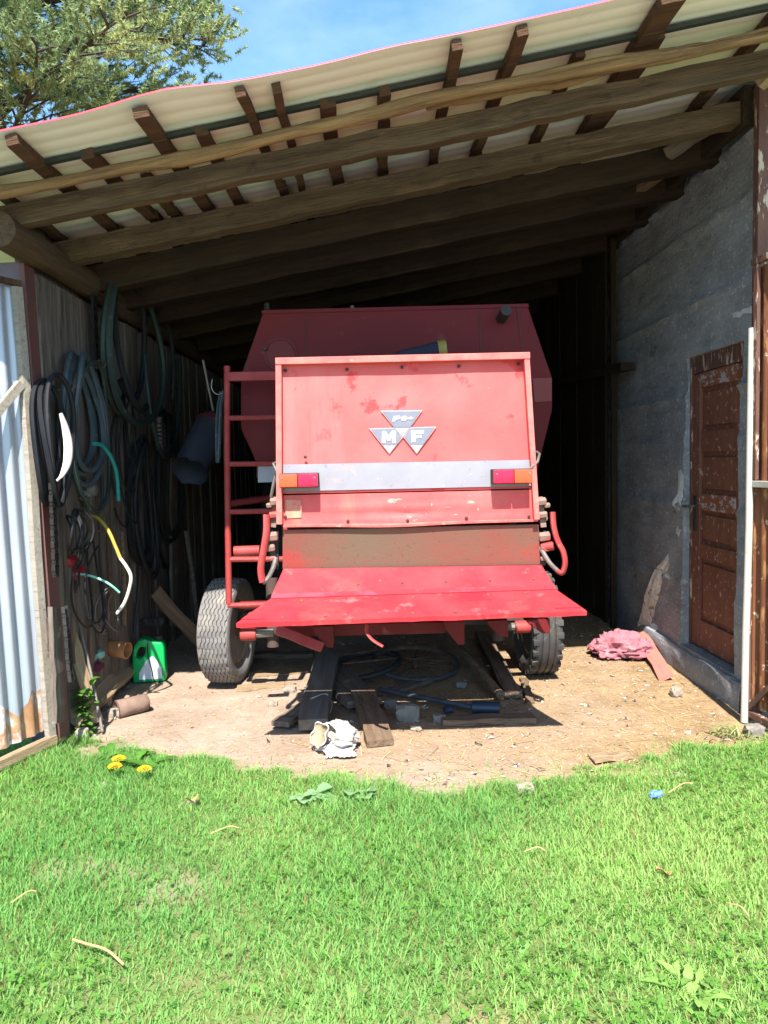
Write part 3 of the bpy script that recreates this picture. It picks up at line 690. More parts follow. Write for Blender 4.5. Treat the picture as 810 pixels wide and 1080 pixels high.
# leaning plaster strip; the sliver of sun is put into its colour and wedge
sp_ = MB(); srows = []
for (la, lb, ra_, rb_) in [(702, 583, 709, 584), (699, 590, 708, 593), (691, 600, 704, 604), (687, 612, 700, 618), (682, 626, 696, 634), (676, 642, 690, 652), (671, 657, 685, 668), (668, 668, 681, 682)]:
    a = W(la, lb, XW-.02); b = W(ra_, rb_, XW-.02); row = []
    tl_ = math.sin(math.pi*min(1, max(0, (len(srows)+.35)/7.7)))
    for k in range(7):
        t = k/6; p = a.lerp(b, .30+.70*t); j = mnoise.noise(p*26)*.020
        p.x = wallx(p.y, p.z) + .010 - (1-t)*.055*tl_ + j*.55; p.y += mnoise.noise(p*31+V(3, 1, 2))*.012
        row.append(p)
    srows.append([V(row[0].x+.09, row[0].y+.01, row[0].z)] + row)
sp_.grid(srows); sp_.build('sunlit_plaster_strip', SUNLIT_PLASTER, cw)['label'] = 'rough plaster strip leaning down the wall, a sliver of sun put into its pale colour and slope'
db = MB(); r = random.Random(15); y = 6.86  # added dark boards paint the shade over the wall's deep end
while y < 12.2:
    d_ = r.uniform(.14, .2); db.box((XW-.06+r.uniform(-.006, .006), y+d_/2, 1.72), (.022, d_-.003, 3.5), bev=.003); y += d_
tag(db.build('shade_board_lining', DARKBEAM, loc=(XW-.06, 6.86, 0)), 'vertical boards added over the deep end of the concrete wall, dark to stand for shade', 'shade lining')
# door
door = thing('door', None, None, (XW+.04, D0, DZ0)); door.parent = cw; door.location = (0, 0, 0); 
for k in ('label', 'category'):
    if k in door: del door[k]
bpy.data.objects.remove(door)
XD = XW+.050
dw = D1-D0
door = MB().box((XD+.035, (D0+D1)/2, (DZ0+DZ1-.10)/2+.0), (.03, dw-.01, DZ1-DZ0-.11)).build('door', DOORW, cw)
def dpart(name, y0, y1, z0, z1, mat, x0=XD-.004, x1=XD+.02, bev=.006):
    return MB().box(((x0+x1)/2, (y0+y1)/2, (z0+z1)/2), (x1-x0, y1-y0, z1-z0), bev=bev).build(name, mat, door)
dpart('door_stile', D1-.135, D1-.02, DZ0+.01, DZ1-.12, DOORW); dpart('door_stile', D0+.02, D0+.135, DZ0+.01, DZ1-.12, DOORPALE if False else DOORW)
for (z0, z1, m_) in [(DZ0+.01, DZ0+.20, DOORW), (.80, .90, DOORW), (1.13, 1.24, DOORPALE), (1.52, 1.66, DOORW), (1.95, DZ1-.115, DOORPALE)]:
    dpart('door_rail', D0+.137, D1-.137, z0, z1, m_, XD+.000, XD+.021)
for (z0, z1) in [(DZ0+.22, .78), (.92, 1.11), (1.26, 1.50), (1.68, 1.93)]:
    dpart('door_panel', D0+.165, D1-.165, z0+.012, z1-.012, DOORW, XD+.008, XD+.022, .010)
fr = MB(); fr.box((XD+.02, D1-.006, (DZ0+DZ1)/2), (.07, .022, DZ1-DZ0)); fr.box((XD+.02, D0+.006, (DZ0+DZ1)/2), (.07, .022, DZ1-DZ0)); fr.box((XD+.03, (D0+D1)/2, DZ1-.055), (.06, dw-.04, .11))
fr.build('door_frame', RUSTSTRIP, door)
hb = MB(); hb.box((XD-.008, D1-.075, 1.10), (.008, .045, .24), bev=.003); hb.build('handle_plate', DARKIRON, door)
hb = MB(); hb.tube([V(XD-.01, D1-.075, 1.15), V(XD-.055, D1-.075, 1.15), V(XD-.06, D1-.09, 1.15), V(XD-.058, D1+.03, 1.145)], .010, 8); hb.build('handle', GREYSTEEL, door, smooth=True)

# right front: post, white pipe and rusty gate
px_ = P(799, 300, 4.27).x
rp = thing('rusty_post', 'brown steel post with peeling paint at the front end of the concrete wall', 'post', (px_, 4.27, 0))
MB().box((px_+.012, 4.27, 1.75), (.058, .06, 3.5), bev=.004).build('post_body', RUSTSTRIP, rp)
MB().box((px_+.075, 4.285, 1.75), (.06, .05, 3.5), bev=.004).build('post_edge', PLANK_TAN, rp)['label'] = 'pale tan timber edge of the post'
wx0, wx1 = P(791, 350, 4.2), P(784, 758, 4.2)
wp = MB().tube([V(wx0.x+.006, 4.19, 2.18), V(wx0.x, 4.185, 1.7), V((wx0.x+wx1.x)/2+.008, 4.19, 1.1), V(wx1.x+.004, 4.19, .5), V(wx1.x, 4.19, .0)], .020, 12).build('white_pipe', WHITEPIPE, loc=(wx1.x, 4.19, 0), smooth=True)
tag(wp, 'off white upright pipe beside the brown door on the right', 'pipe')
gt = thing('rusty_gate', 'rust brown corrugated gate leaf standing open at the right edge', 'gate', (2.12, 4.2, .03))
GO = V(wx0.x+.030, 4.20, 0); gu = V(.13, -.99, 0).normalized(); gn = V(-.99, -.13, 0).normalized()
def gp(s, z, off=0): return GO + gu*s + gn*off + V(0, 0, z)
rows = [[gp(.01+1.3*k/130, z, .010*math.cos(2*math.pi*(.01+1.3*k/130)/.086)) for z in np.linspace(.09, 2.50, 12)] for k in range(131)]
g2 = MB().grid(rows); g2.grid([[p-gn*.002 for p in r_] for r_ in rows]); g2.build('gate_sheet', RUSTSHEET, gt, smooth=True, recalc=False)
for nm, (s0, z0, s1, z1), m_ in [('top_bar', (0, 2.53, 1.32, 2.53), RUSTSTRIP), ('middle_bar', (-.03, 1.335, 1.32, 1.335), WHITEPIPE), ('bottom_bar', (-.02, .05, 1.32, .05), RUSTSTRIP)]:
    MB().beam(gp(s0, z0, .018), gp(s1, z1, .018), .03, .035, bev=.003).build(nm, m_, gt)
MB().beam(gp(.04, 1.36, .02), gp(.04, 2.51, .02), .03, .02, up=gn).build('gate_stile', RUSTSTRIP, gt); MB().beam(gp(.0, .06, .022), gp(.0, 1.32, .02), .02, .02, up=gn).build('gate_stile', RUSTSTRIP, gt)
MB().beam(gp(.01, .08, .028), gp(1.28, 1.28, .028), .03, .012, up=gn).build('gate_brace', IRON, gt)
kb = P(806, 80, 4.2)
plank('timber_block', 'short orange brown timber block at the top right corner under the roof', P(799, 88, 4.15), P(826, 62, 4.05), .07, .07, PLANK_TAN, 'timber', seed=81)

# timbers lying on top of the wall
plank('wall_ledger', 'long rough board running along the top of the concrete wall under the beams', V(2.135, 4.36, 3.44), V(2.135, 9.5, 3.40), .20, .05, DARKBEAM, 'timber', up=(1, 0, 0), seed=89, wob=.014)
plank('wall_timber', 'pale squared timber jutting from the wall top, nearest the roof edge', P(704, 163, 4.75), P(796, 100, 4.45), .075, .06, PLANK_GREY, 'timber', seed=82, group='timbers on top of the concrete wall')
plank('wall_timber', 'short brown timber jutting from the wall top behind the pale one', P(660, 211, 5.6), P(720, 165, 5.1), .065, .055, PLANK_BROWN, 'timber', seed=83, group='timbers on top of the concrete wall')
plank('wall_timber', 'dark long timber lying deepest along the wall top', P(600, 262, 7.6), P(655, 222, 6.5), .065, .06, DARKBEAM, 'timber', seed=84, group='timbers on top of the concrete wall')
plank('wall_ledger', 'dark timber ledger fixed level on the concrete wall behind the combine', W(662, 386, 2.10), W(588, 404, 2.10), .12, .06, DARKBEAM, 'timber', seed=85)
a = W(646, 640, 2.10)
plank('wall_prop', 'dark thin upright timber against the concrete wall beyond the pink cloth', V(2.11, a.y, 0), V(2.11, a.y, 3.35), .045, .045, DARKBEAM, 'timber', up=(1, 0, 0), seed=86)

# ------------------------------------------------------------------ combine harvester
cb = thing('combine_harvester', 'faded red old combine harvester parked rear first under the shed roof', 'combine harvester', (.2, 5.2, 0))
def Q(px, py, d): return P(px, py, d)
def slab(name, pts, vec, mat, parent=cb, bev=.003, smooth=False):
    return MB().prism([Vector(p) for p in pts], vec, bev).build(name, mat, parent, smooth=smooth)
# hood: shell with the rear panel set in a raised angle frame
dT, dM, dB = 4.02, 3.985, 3.97
TL, TR = Q(296, 383, dT), Q(553, 377, dT)
ML, MR = Q(297, 521, dM), Q(562, 515, dM)
BL, BR = Q(298, 553, dB), Q(566, 547, dB)
def sub_panel(name, a, b, c, d, mat, n=10, amp=.0035, back=.02, seed=0):          # a gently dented sheet
    mb = MB(); rows = []
    for i in range(n+1):
        row = []
        for j in range(n*2+1):
            p = a.lerp(b, j/(2*n)).lerp(d.lerp(c, j/(2*n)), i/n)
            e = math.sin(math.pi*i/n)*math.sin(math.pi*j/(2*n))
            p = p + V(0, amp*e*mnoise.noise(Vector((i*.35, j*.3, seed*5.))) * 2.2, 0); row.append(p)
        rows.append(row)
    mb.grid(rows)
    be = [e for e in mb.bm.edges if len(e.link_faces) == 1]
    ex = bmesh.ops.extrude_edge_only(mb.bm, edges=be)
    for v in [g for g in ex['geom'] if isinstance(g, bmesh.types.BMVert)]: v.co.y += back
    return mb.build(name, mat, cb, smooth=True, recalc=False)
rpan = sub_panel('rear_panel', TL, TR, MR, ML, RED_PANEL, seed=1, amp=.006)
# stripe along the foot of the rear panel
s0, s1, s2, s3 = Q(298.5, 490, dM-.008), Q(559, 485, dM-.008), Q(560.5, 512.5, dM-.010), Q(298.5, 518.5, dM-.010)
slab('white_stripe', [s0, s1, s2, s3], (0, .006, 0), WHITE_STRIPE, rpan, bev=.001)
lowp = sub_panel('lower_panel', Q(299, 522.5, dM-.012), Q(563, 516.5, dM-.012), Q(566, 548, dB), Q(299, 554, dB), RED_LOW, seed=2, amp=.008)
# raised frame
fw = MB()
def fbar(p0, p1, w_, h_): fw.beam(p0, p1, w_, h_, up=(0, 1, 0), bev=.003, ext=.0)
tl, tr, ml, mr_ = Q(294, 381.5, dT-.025), Q(555, 375.5, dT-.025), Q(295, 553, dB-.02), Q(565.5, 548, dB-.02)
fbar(tl+V(-.015, 0, 0), tr+V(.015, 0, 0), .034, .055); fbar(tl+V(0, 0, -.017), ml, .03, .045); fbar(tr+V(0, 0, -.017), mr_, .028, .045)
fw.build('panel_frame', RED_FRAME, cb)
# screws
sm_ = MB()
for (a, b) in [(301, 390.5), (366, 389.5), (424, 387), (484, 386), (547, 383.5), (301, 471), (322, 482), (553, 464), (534, 477), (301, 545), (367, 549.5), (430, 549), (492, 546.5), (558, 545)]:
    p = Q(a, b, dT-.012 if b < 480 else dM-.02); sm_.lathe([(.0001, -.010), (.006, -.008), (.0085, -.003), (.0085, .006)], p, (0, 1, 0), 8)
sm_.build('screws', DARKIRON, rpan, smooth=True)['kind'] = 'stuff'
# hood shell behind the panel: sides and top
def side_poly(l): 
    return [l(381, dT), l(553, dB)]
for sgn, (pt, pm, pb_) in ((-1, (Q(292.5, 380, dT), Q(294, 521, dM), Q(296, 555, dB))), (1, (Q(556.5, 374, dT), Q(564, 515, dM), Q(568, 548, dB)))):
    th = V(.012*sgn*-1, 0, 0)
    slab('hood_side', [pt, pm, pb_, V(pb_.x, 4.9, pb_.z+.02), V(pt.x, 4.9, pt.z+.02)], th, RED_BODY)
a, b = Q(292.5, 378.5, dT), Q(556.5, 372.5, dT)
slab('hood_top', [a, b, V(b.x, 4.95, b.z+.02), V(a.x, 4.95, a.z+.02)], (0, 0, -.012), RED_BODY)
# sagging seam plate between lower panel and the dusty panel
sp0, sp1 = Q(299, 555, dB-.004), Q(567, 549, dB-.004)
mb = MB(); rows = [[], []]
for k in range(25):
    t = k/24; p = sp0.lerp(sp1, t); sag = .012*math.exp(-((t-.42)/.22)**2)
    rows[0].append(p+V(0, -.018, .006-sag)); rows[1].append(p+V(0, .02, .010))
mb.grid(rows); mb.grid([rows[0], [q+V(0, .002, -.010) for q in rows[0]]]); mb.build('seam_flange', RED_FRAME, cb, recalc=False)
slab('dusty_panel', [Q(298, 559, dB+.005), Q(568, 553, dB+.005), Q(570, 596, dB+.045), Q(298, 600.5, dB+.045)], (0, .015, 0), DUST_PANEL)
# straw shelf: upper slope, folded ridge, flared lower slope with lip
U0, U1 = Q(299, 600, 4.0), Q(571, 596, 4.0)
R0, R1 = Q(287, 627, 3.88), Q(584, 617, 3.88)
K0, K1 = Q(286, 631, 3.87), Q(586, 621.5, 3.87)
E0, E1 = Q(249, 657.5, 3.63), Q(619, 644.5, 3.63)
F0, F1 = Q(281, 655, 3.64), Q(588, 644.5, 3.64)
mb = MB()
LIPN = 32
def lipz(t): return .0045*mnoise.noise(V(t*7, 3, 1)) + .003*mnoise.noise(V(t*19, 5, 2))
def lip_row(off): return [E0.lerp(E1, j/LIPN) + V(0, 0, lipz(j/LIPN)) + off for j in range(LIPN+1)]
def strip(a, b, c, d, n=32, amp=.004, seed=0, lip=False):
    mb.grid([[a.lerp(b, j/n).lerp(d.lerp(c, j/n), i/4) + V(0, 0, amp*math.sin(math.pi*i/4)*mnoise.noise(Vector((j*.25, i, seed)))*2 + (lipz(j/n)*(i/4)**2 if lip else 0)) for j in range(n+1)] for i in range(5)])
strip(U0, U1, R1, R0, seed=1); mb.grid([[R0, R1], [K0, K1]]); strip(K0, K1, E1, E0, seed=4, amp=.007, lip=True)
mb.grid([lip_row(V(0, 0, 0)), lip_row(V(0, .004, -.022))])
mb.grid([[E0+V(0, .004, -.022), E1+V(0, .004, -.022)], [K0+V(0, .02, -.025), K1+V(0, .02, -.025)], [U0+V(0, .02, -.02), U1+V(0, .02, -.02)]])
mb.grid([[E0, E0+V(0, .004, -.022)], [K0, K0+V(0, .02, -.025)], [R0, R0+V(0, .02, -.025)], [U0, U0+V(0, .02, -.02)]]); mb.grid([[E1, E1+V(0, .004, -.022)], [K1, K1+V(0, .02, -.025)], [R1, R1+V(0, .02, -.025)], [U1, U1+V(0, .02, -.02)]])
shelf = mb.build('straw_shelf', RED_SHELF, cb, smooth=True, ang=8)
def shelf_pt(u, v): return K0.lerp(K1, u).lerp(E0.lerp(E1, u), v)
slab('ridge_strip', [R0.lerp(R1, .0)+V(0, -.004, .002), R1+V(0, -.004, .002), K1+V(0, -.006, 0), K0+V(0, -.006, 0)], (0, -.002, .002), M('pinkish_worn_ridge', (.55, .06, .08), (.53, .035, .045), 9, .85, bump=.1, stretch=(.6, 1, 1), ramp=(.45, .55), spec=.08), shelf, bev=0)
bm_ = MB()
nrm = (E0-K0).cross(K1-K0).normalized()
if nrm.z < 0: nrm = -nrm
for k in range(7):
    for v_ in (.16, .86):
        if v_ > .5 and k in (2, 5): continue
        p = shelf_pt(.12+.76*k/6, v_); bm_.lathe([(.009, -.004), (.009, .003), (.006, .006), (.0001, .007)], p, nrm, 8)
for k in range(5):
    p = U0.lerp(U1, .3+.16*k).lerp(R0.lerp(R1, .3+.16*k), .7); bm_.lathe([(.008, -.004), (.008, .003), (.005, .006), (.0001, .007)], p, nrm, 8)
bm_.build('bolts', IRON, shelf, smooth=True)['kind'] = 'stuff'
for c0, c1, c2, s_ in ((E0, K0, R0, 1), (E1, K1, R1, -1)):                                  # folded triangular corner gussets
    slab('corner_gusset', [c0+nrm*.004+V(.02*s_, 0.03, .006), c0.lerp(c1, .55)+nrm*.004+V(.012*s_, 0, 0), c0+nrm*.004+V(.145*s_, .03, .004)], nrm*.006, RED_SHELF, shelf, bev=.001)

# emblem on the rear panel (worn triple triangle badge with the letters M and F)
emb = bpy.data.objects.new('emblem', None); col.objects.link(emb); emb.parent = rpan
ED = dT-.029
def epoly(pts, name, mat, lift, parent=rpan):
    mb = MB(); q = [Q(380+a/9, 420+b/9, ED-.001-lift) for a, b in pts]
    return mb.prism(q, (0, .0016, 0)).build(name, mat, parent)
bpy.data.objects.remove(emb)
badge = epoly([(82, 286), (318, 280), (192, 116), (592, 112), (476, 276), (724, 268), (536, 532), (410, 372), (404, 372), (276, 534)], 'badge', EMB_EDGE, .0)
def on_badge(pts, nm, mat, lift): return epoly(pts, nm, mat, lift, rpan)
on_badge([(212, 126), (574, 122), (470, 276), (322, 279)], 'badge_triangle', EMB_BLUE, .003)
on_badge([(326, 284), (466, 280), (404, 366)], 'badge_triangle', EMB_PALE, .003)
on_badge([(102, 294), (332, 289), (392, 368), (344, 442), (214, 444)], 'badge_triangle', EMB_BLUE, .003)
on_badge([(217, 449), (340, 447), (276, 524)], 'badge_triangle', EMB_PALE, .003)
on_badge([(416, 366), (470, 284), (704, 278), (598, 438), (472, 441)], 'badge_triangle', EMB_BLUE, .003)
on_badge([(476, 446), (594, 443), (536, 522)], 'badge_triangle', EMB_PALE, .003)
on_badge([(207, 423), (207, 314), (241, 313), (270, 362), (298, 311), (334, 310), (336, 419), (305, 420), (304, 365), (280, 404), (262, 405), (238, 366), (238, 422)], 'letter', EMB_WHITE, .006)
on_badge([(486, 416), (483, 309), (602, 304), (603, 332), (520, 335), (520, 352), (578, 350), (579, 376), (521, 379), (522, 414)], 'letter', EMB_WHITE, .006)
LETP = M('faded_pink_script', (.58, .42, .44), (.5, .36, .4), 30, .6, bump=0)
on_badge([(302, 220), (316, 170), (372, 164), (384, 182), (372, 200), (344, 202), (326, 222)], 'letter', LETP, .006)
on_badge([(392, 214), (384, 196), (396, 172), (428, 166), (444, 180), (438, 206), (416, 220)], 'letter', LETP, .006)
on_badge([(442, 200), (448, 186), (484, 174), (508, 188), (486, 202)], 'letter', LETP, .006)

# tail lights
def tail_light(x0, x1, y0, y1, split, left):
    d = dM-.115; a, b = Q(x0, y0, d), Q(x1, y1, d); w_ = b.x-a.x; h_ = a.z-b.z
    c = (a+b)/2
    body = MB().box((c.x, c.y+.062, c.z), (w_, .085, h_), bev=.004).build('tail_light', SOOT, cb)
    xs_ = a.x + w_*split
    for (u0, u1, m_, nm) in ((a.x, xs_, ORANGE if left else REDLENS, 'amber_lens' if left else 'red_lens'), (xs_, b.x, REDLENS if left else ORANGE, 'red_lens' if left else 'amber_lens')):
        MB().box(((u0+u1)/2, c.y+.008, c.z), (u1-u0-.003, .030, h_-.008), bev=.006).build(nm, m_, body, smooth=True)
    for k in (.08, .92): MB().lathe([(.0001, -.004), (.005, -.003), (.005, .01)], (a.x+w_*k, c.y-.006, c.z+h_*.18), (0, 1, 0), 8).build('lens_screw', GREYSTEEL, body)
tail_light(294, 335.5, 499.5, 514, .48, True); tail_light(520.5, 562, 495, 510, .52, False)
for pts in ([Q(292, 497, 3.95), Q(288, 489, 3.96), Q(293, 486.5, 3.98), Q(297, 492, 3.99)], [Q(558, 495, 3.93), Q(567, 487, 3.96), Q(569, 479, 4.0), Q(566, 476.5, 4.04)]):
    MB().tube(pts, .007, 7).build('lamp_cable', GREYSTEEL, cb, smooth=True)
MB().tube([Q(292, 497, 4.0), Q(289, 508, 4.0), Q(287, 519, 4.02), Q(286, 524, 4.03)], .009, 7).build('lamp_cable', GREYSTEEL, cb, smooth=True)

# patch bracket plate beside the left lamp, side edge strips
slab('patch_plate', [Q(301, 527, dM-.02), Q(318, 527, dM-.02), Q(318, 546, dM-.02), Q(301, 547, dM-.02)], (0, .004, 0), M('bare_tan_primer', (.48, .30, .18), (.55, .14, .11), 12, .8, bump=.1), lowp, bev=.001)
# hinge hardware and looped levers either side of the dusty panel
HARDW = M('dusty_pinkish_hardware', (.26, .16, .12), (.20, .13, .10), 20, .8, bump=.2, c3=(.32, .07, .06), s3=12, t3=(.52, .6))
def hardware(s, xs0):
    def q(dx, y, d): return Q(xs0 + s*dx, y, d)
    mb = MB()
    for (dx, y, r_, l) in [(3, 529, .022, .05), (9, 533, .014, .03), (4, 543, .018, .05), (6, 566, .026, .06), (8, 578, .02, .05), (5, 589, .013, .03)]:
        p = q(dx, y, 4.0); mb.lathe([(r_*.7, -l/2), (r_, -l/2+.005), (r_, l/2-.005), (r_*.7, l/2)], p, (1, 0, .1), 6)
    mb.beam(q(1, 524, 4.03), q(5, 556, 4.02), .03, .02, up=(0, 1, 0)); mb.beam(q(-2, 545, 4.03), q(9, 547, 4.03), .02, .02)
    mb.build('hinge_hardware', HARDW, cb)
    mb = MB(); mb.beam(q(8, 560, 4.02), q(4, 596, 4.02), .014, .03, up=(1, 0, 0)); mb.beam(q(2, 560, 4.06), q(2, 600, 4.06), .03, .03); mb.build('hinge_bracket', DARKIRON, cb)
hardware(-1, 293); hardware(1, 568)
def lever(pts, r_, nm, mat, flat=1.0): return MB().tube([Q(*p) for p in pts], r_, 8, flat=flat).build(nm, mat, cb, smooth=True)
def smooth_pts(pts, n=6):
    out = []; k = len(pts)
    for i in range(k-1):
        p0, p1, p2, p3 = (Vector(pts[max(0, i-1)]), Vector(pts[i]), Vector(pts[i+1]), Vector(pts[min(k-1, i+2)]))
        for j in range(n):
            t = j/n; out.append(.5*((2*p1)+(p2-p0)*t+(2*p0-5*p1+4*p2-p3)*t*t+(3*p1-p0-3*p2+p3)*t**3))
    out.append(Vector(pts[-1])); return out
def pxl(pts): return [P(*p) for p in pts]
MB().tube(smooth_pts(pxl([(281, 543, 3.98), (281, 560, 3.96), (278, 580, 3.95), (275, 600, 3.95), (277, 614, 3.95)])), .021, 9, flat=.6).build('hand_lever', RED_TUBE, cb, smooth=True)
MB().tube(smooth_pts(pxl([(277, 615, 3.955), (283, 609, 3.97), (288, 599, 3.98), (291, 588, 4.0)])), .012, 8).build('hose_tail', GREYSTEEL, cb, smooth=True)
MB().tube(smooth_pts(pxl([(583, 540, 3.98), (584, 555, 3.97), (588, 570, 3.96), (594, 582, 3.95), (596, 594, 3.95), (593, 604, 3.95), (587, 602, 3.96)])), .019, 9, flat=.7).build('hand_lever', RED_TUBE, cb, smooth=True)
MB().tube(smooth_pts(pxl([(588, 602, 3.96), (580, 594, 3.97), (573, 583, 3.99), (569, 577, 4.02)])), .012, 8).build('hose_tail', GREYSTEEL, cb, smooth=True)
MB().tube(pxl([(571, 577, 4.01), (584, 575.5, 3.99)]), .024, 12).build('stub_shaft', RED_TUBE, cb, smooth=True)
MB().tube(pxl([(274, 580.5, 4.1), (247, 581.5, 4.1)]), .028, 12).build('stub_shaft', RED_TUBE, cb, smooth=True)

# ladder on the left
ld = MB(); LD = 4.78
def lpt(px, py): return Q(px, py, LD)
ladder = MB().tube([lpt(239.5, 386), lpt(239.5, 470), lpt(240.5, 560), lpt(241.5, 637)], .020, 10).build('ladder_rail', RED_TUBE, cb, smooth=True)
MB().tube([lpt(301, 384), lpt(302, 636)], .020, 10).build('ladder_rail', RED_TUBE, cb, smooth=True)
for (y0, y1, x1, r_) in [(441, 440, 300, .016), (489.5, 489, 300, .016), (540, 538.5, 300, .016), (590, 589.5, 300, .017), (638.5, 637, 300, .016)]:
    MB().tube([lpt(240, y0), lpt(x1, y1)], r_, 8).build('ladder_rung', RED_TUBE, cb, smooth=True)
MB().beam(lpt(240, 397.5), lpt(300, 396.5), .05, .055, bev=.006).build('ladder_rung', RED_TUBE, cb)
MB().tube([Q(243, 531, 5.1), Q(300, 523, 5.1)], .024, 10).build('grab_bar', RED_BODY, cb, smooth=True)

# upper body behind: faceted grain tank seen end on
DT = 4.97
tank_px = [(278, 328), (556, 321), (582.5, 399), (582.5, 432), (571, 478), (566, 500), (270, 505), (271, 486), (254, 452), (254, 396)]
tp = [Q(a, b, DT) for a, b in tank_px]
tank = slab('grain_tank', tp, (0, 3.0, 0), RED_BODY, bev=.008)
for (a, b, c, d) in [(322.5, 327, 323, 400), (505.5, 322, 507, 380), (545, 323, 563, 470)]:
    MB().beam(Q(a, b, DT-.002), Q(c, d, DT-.002), .006, .006, up=(0, 1, 0)).build('tank_seam', SOOT, tank)
slab('tank_band', [Q(562, 399, DT-.004), Q(582, 398.5, DT-.004), Q(582, 423, DT-.004), Q(564, 424, DT-.004)], (0, .003, 0), M('chafed_red_band', (.25, .04, .04), (.20, .06, .05), 8, .7, bump=.1), tank, bev=0)
slab('tank_rim', [Q(276, 327, DT-.01), Q(557.5, 320, DT-.01), Q(558, 324, DT-.01), Q(276, 331, DT-.01)], (0, .05, 0), RED_BODY, tank)
hc_ = Q(296, 374, DT-.008); MB().lathe([(.098, .012), (.105, .004), (.105, -.004), (.096, -.006), (.088, .002), (.0001, .002)], hc_, (0, 1, 0), 28).build('round_hatch', M('dusty_round_hatch', (.16, .03, .03), (.13, .022, .024), 6, .8, bump=.1), tank, smooth=True)
MB().lathe([(.0001, -.02), (.012, -.02), (.016, .01)], Q(280, 368, DT-.01), (0, 1, 0), 8).build('hatch_latch', DARKIRON, tank)
MB().tube([Q(529, 336, DT-.02), Q(534, 327, DT-.16)], .034, 12).build('exhaust_stub', DARKIRON, tank, smooth=True)
MB().tube([Q(282, 327, 5.3), Q(281, 320, 5.3)], .02, 8).build('filler_cap', DARKIRON, tank); MB().tube([Q(371.5, 327, 5.2), Q(371.5, 322.5, 5.2)], .014, 8).build('filler_cap', GREYSTEEL, tank)
slab('side_stripe', [Q(272, 492, 4.93), Q(296, 491, 4.93), Q(296, 508, 4.93), Q(272, 509, 4.93)], (0, .004, 0), M('grey_white_plate', (.42, .45, .50), (.36, .39, .45), 8, .6, bump=0), cb, bev=0)
# main body below
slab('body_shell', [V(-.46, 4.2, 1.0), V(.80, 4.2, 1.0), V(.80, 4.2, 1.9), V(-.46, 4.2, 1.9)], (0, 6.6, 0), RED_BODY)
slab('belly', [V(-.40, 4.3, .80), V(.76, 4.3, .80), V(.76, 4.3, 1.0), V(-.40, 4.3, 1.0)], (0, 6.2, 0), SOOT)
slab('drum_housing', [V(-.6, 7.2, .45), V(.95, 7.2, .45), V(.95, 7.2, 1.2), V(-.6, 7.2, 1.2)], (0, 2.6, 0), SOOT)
# under-hang brackets
for (x0, x1, y0, y1, d) in [(332, 352, 661, 683, 3.95), (470, 490, 656, 680, 4.0), (516, 536, 655, 672, 4.2), (558, 580, 654, 668, 4.3)]:
    slab('under_bracket', [Q(x0-3, y0, d), Q(x1, y0-1, d), Q(x1, y1, d), Q((x0+x1)/2+3, y1, d), Q(x0, (y0*2+y1)/3, d)], (0, .06, 0), RED_BODY)
slab('cross_rail', [Q(300, 660, 4.1), Q(470, 656, 4.1), Q(470, 668, 4.1), Q(300, 672, 4.1)], (0, .05, 0), RED_BODY)
MB().tube(smooth_pts(pxl([(387, 659, 3.72), (387, 667, 3.70), (393, 675, 3.68), (404, 682, 3.66)])), .013, 8, flat=.5).build('trip_lever', RED_TUBE, cb, smooth=True)
plank('strap', None, Q(292, 664, 4.0), Q(340, 683, 3.9), .05, .012, RED_TUBE, up=(0, -1, .5), seed=1, wob=.001).parent = cb
for o in col.objects:
    if o.name.startswith('strap') and o.parent == cb:
        for k in ('label', 'category'):
            if k in o: del o[k]
        o.matrix_basis = Matrix.Translation(-Vector(cb.location)) @ o.matrix_basis
# axle
WL, WR = G(243, 722), G(570, 716)
axz = .37
MB().beam((WL.x+.10, 5.25, axz+.06), (WR.x-.10, 5.25, axz+.06), .12, .12, bev=.01).build('rear_axle', SOOT, cb)
MB().beam((WL.x+.10, 5.0, .585), (WR.x-.05, 5.0, .585), .05, .05, bev=.008).build('steering_rod', RED_BODY, cb)
for p, s in ((Q(262, 669, 4.95), 1), (Q(551, 661, 4.95), -1)):
    MB().lathe([(.02, -.05), (.038, -.05), (.042, -.03), (.042, .03), (.038, .05), (.0001, .05)], p, (s*-1, 0, 0), 14).build('steering_knuckle', RED_TUBE, cb, smooth=True)
    MB().tube([p, p+V(.16*s, .02, .0)], .026, 8).build('steering_arm', GREYSTEEL, cb, smooth=True)
    MB().tube([p+V(.15*s, .06, -.1), p+V(.15*s, .1, .35)], .04, 10).build('king_pin', SOOT, cb, smooth=True)
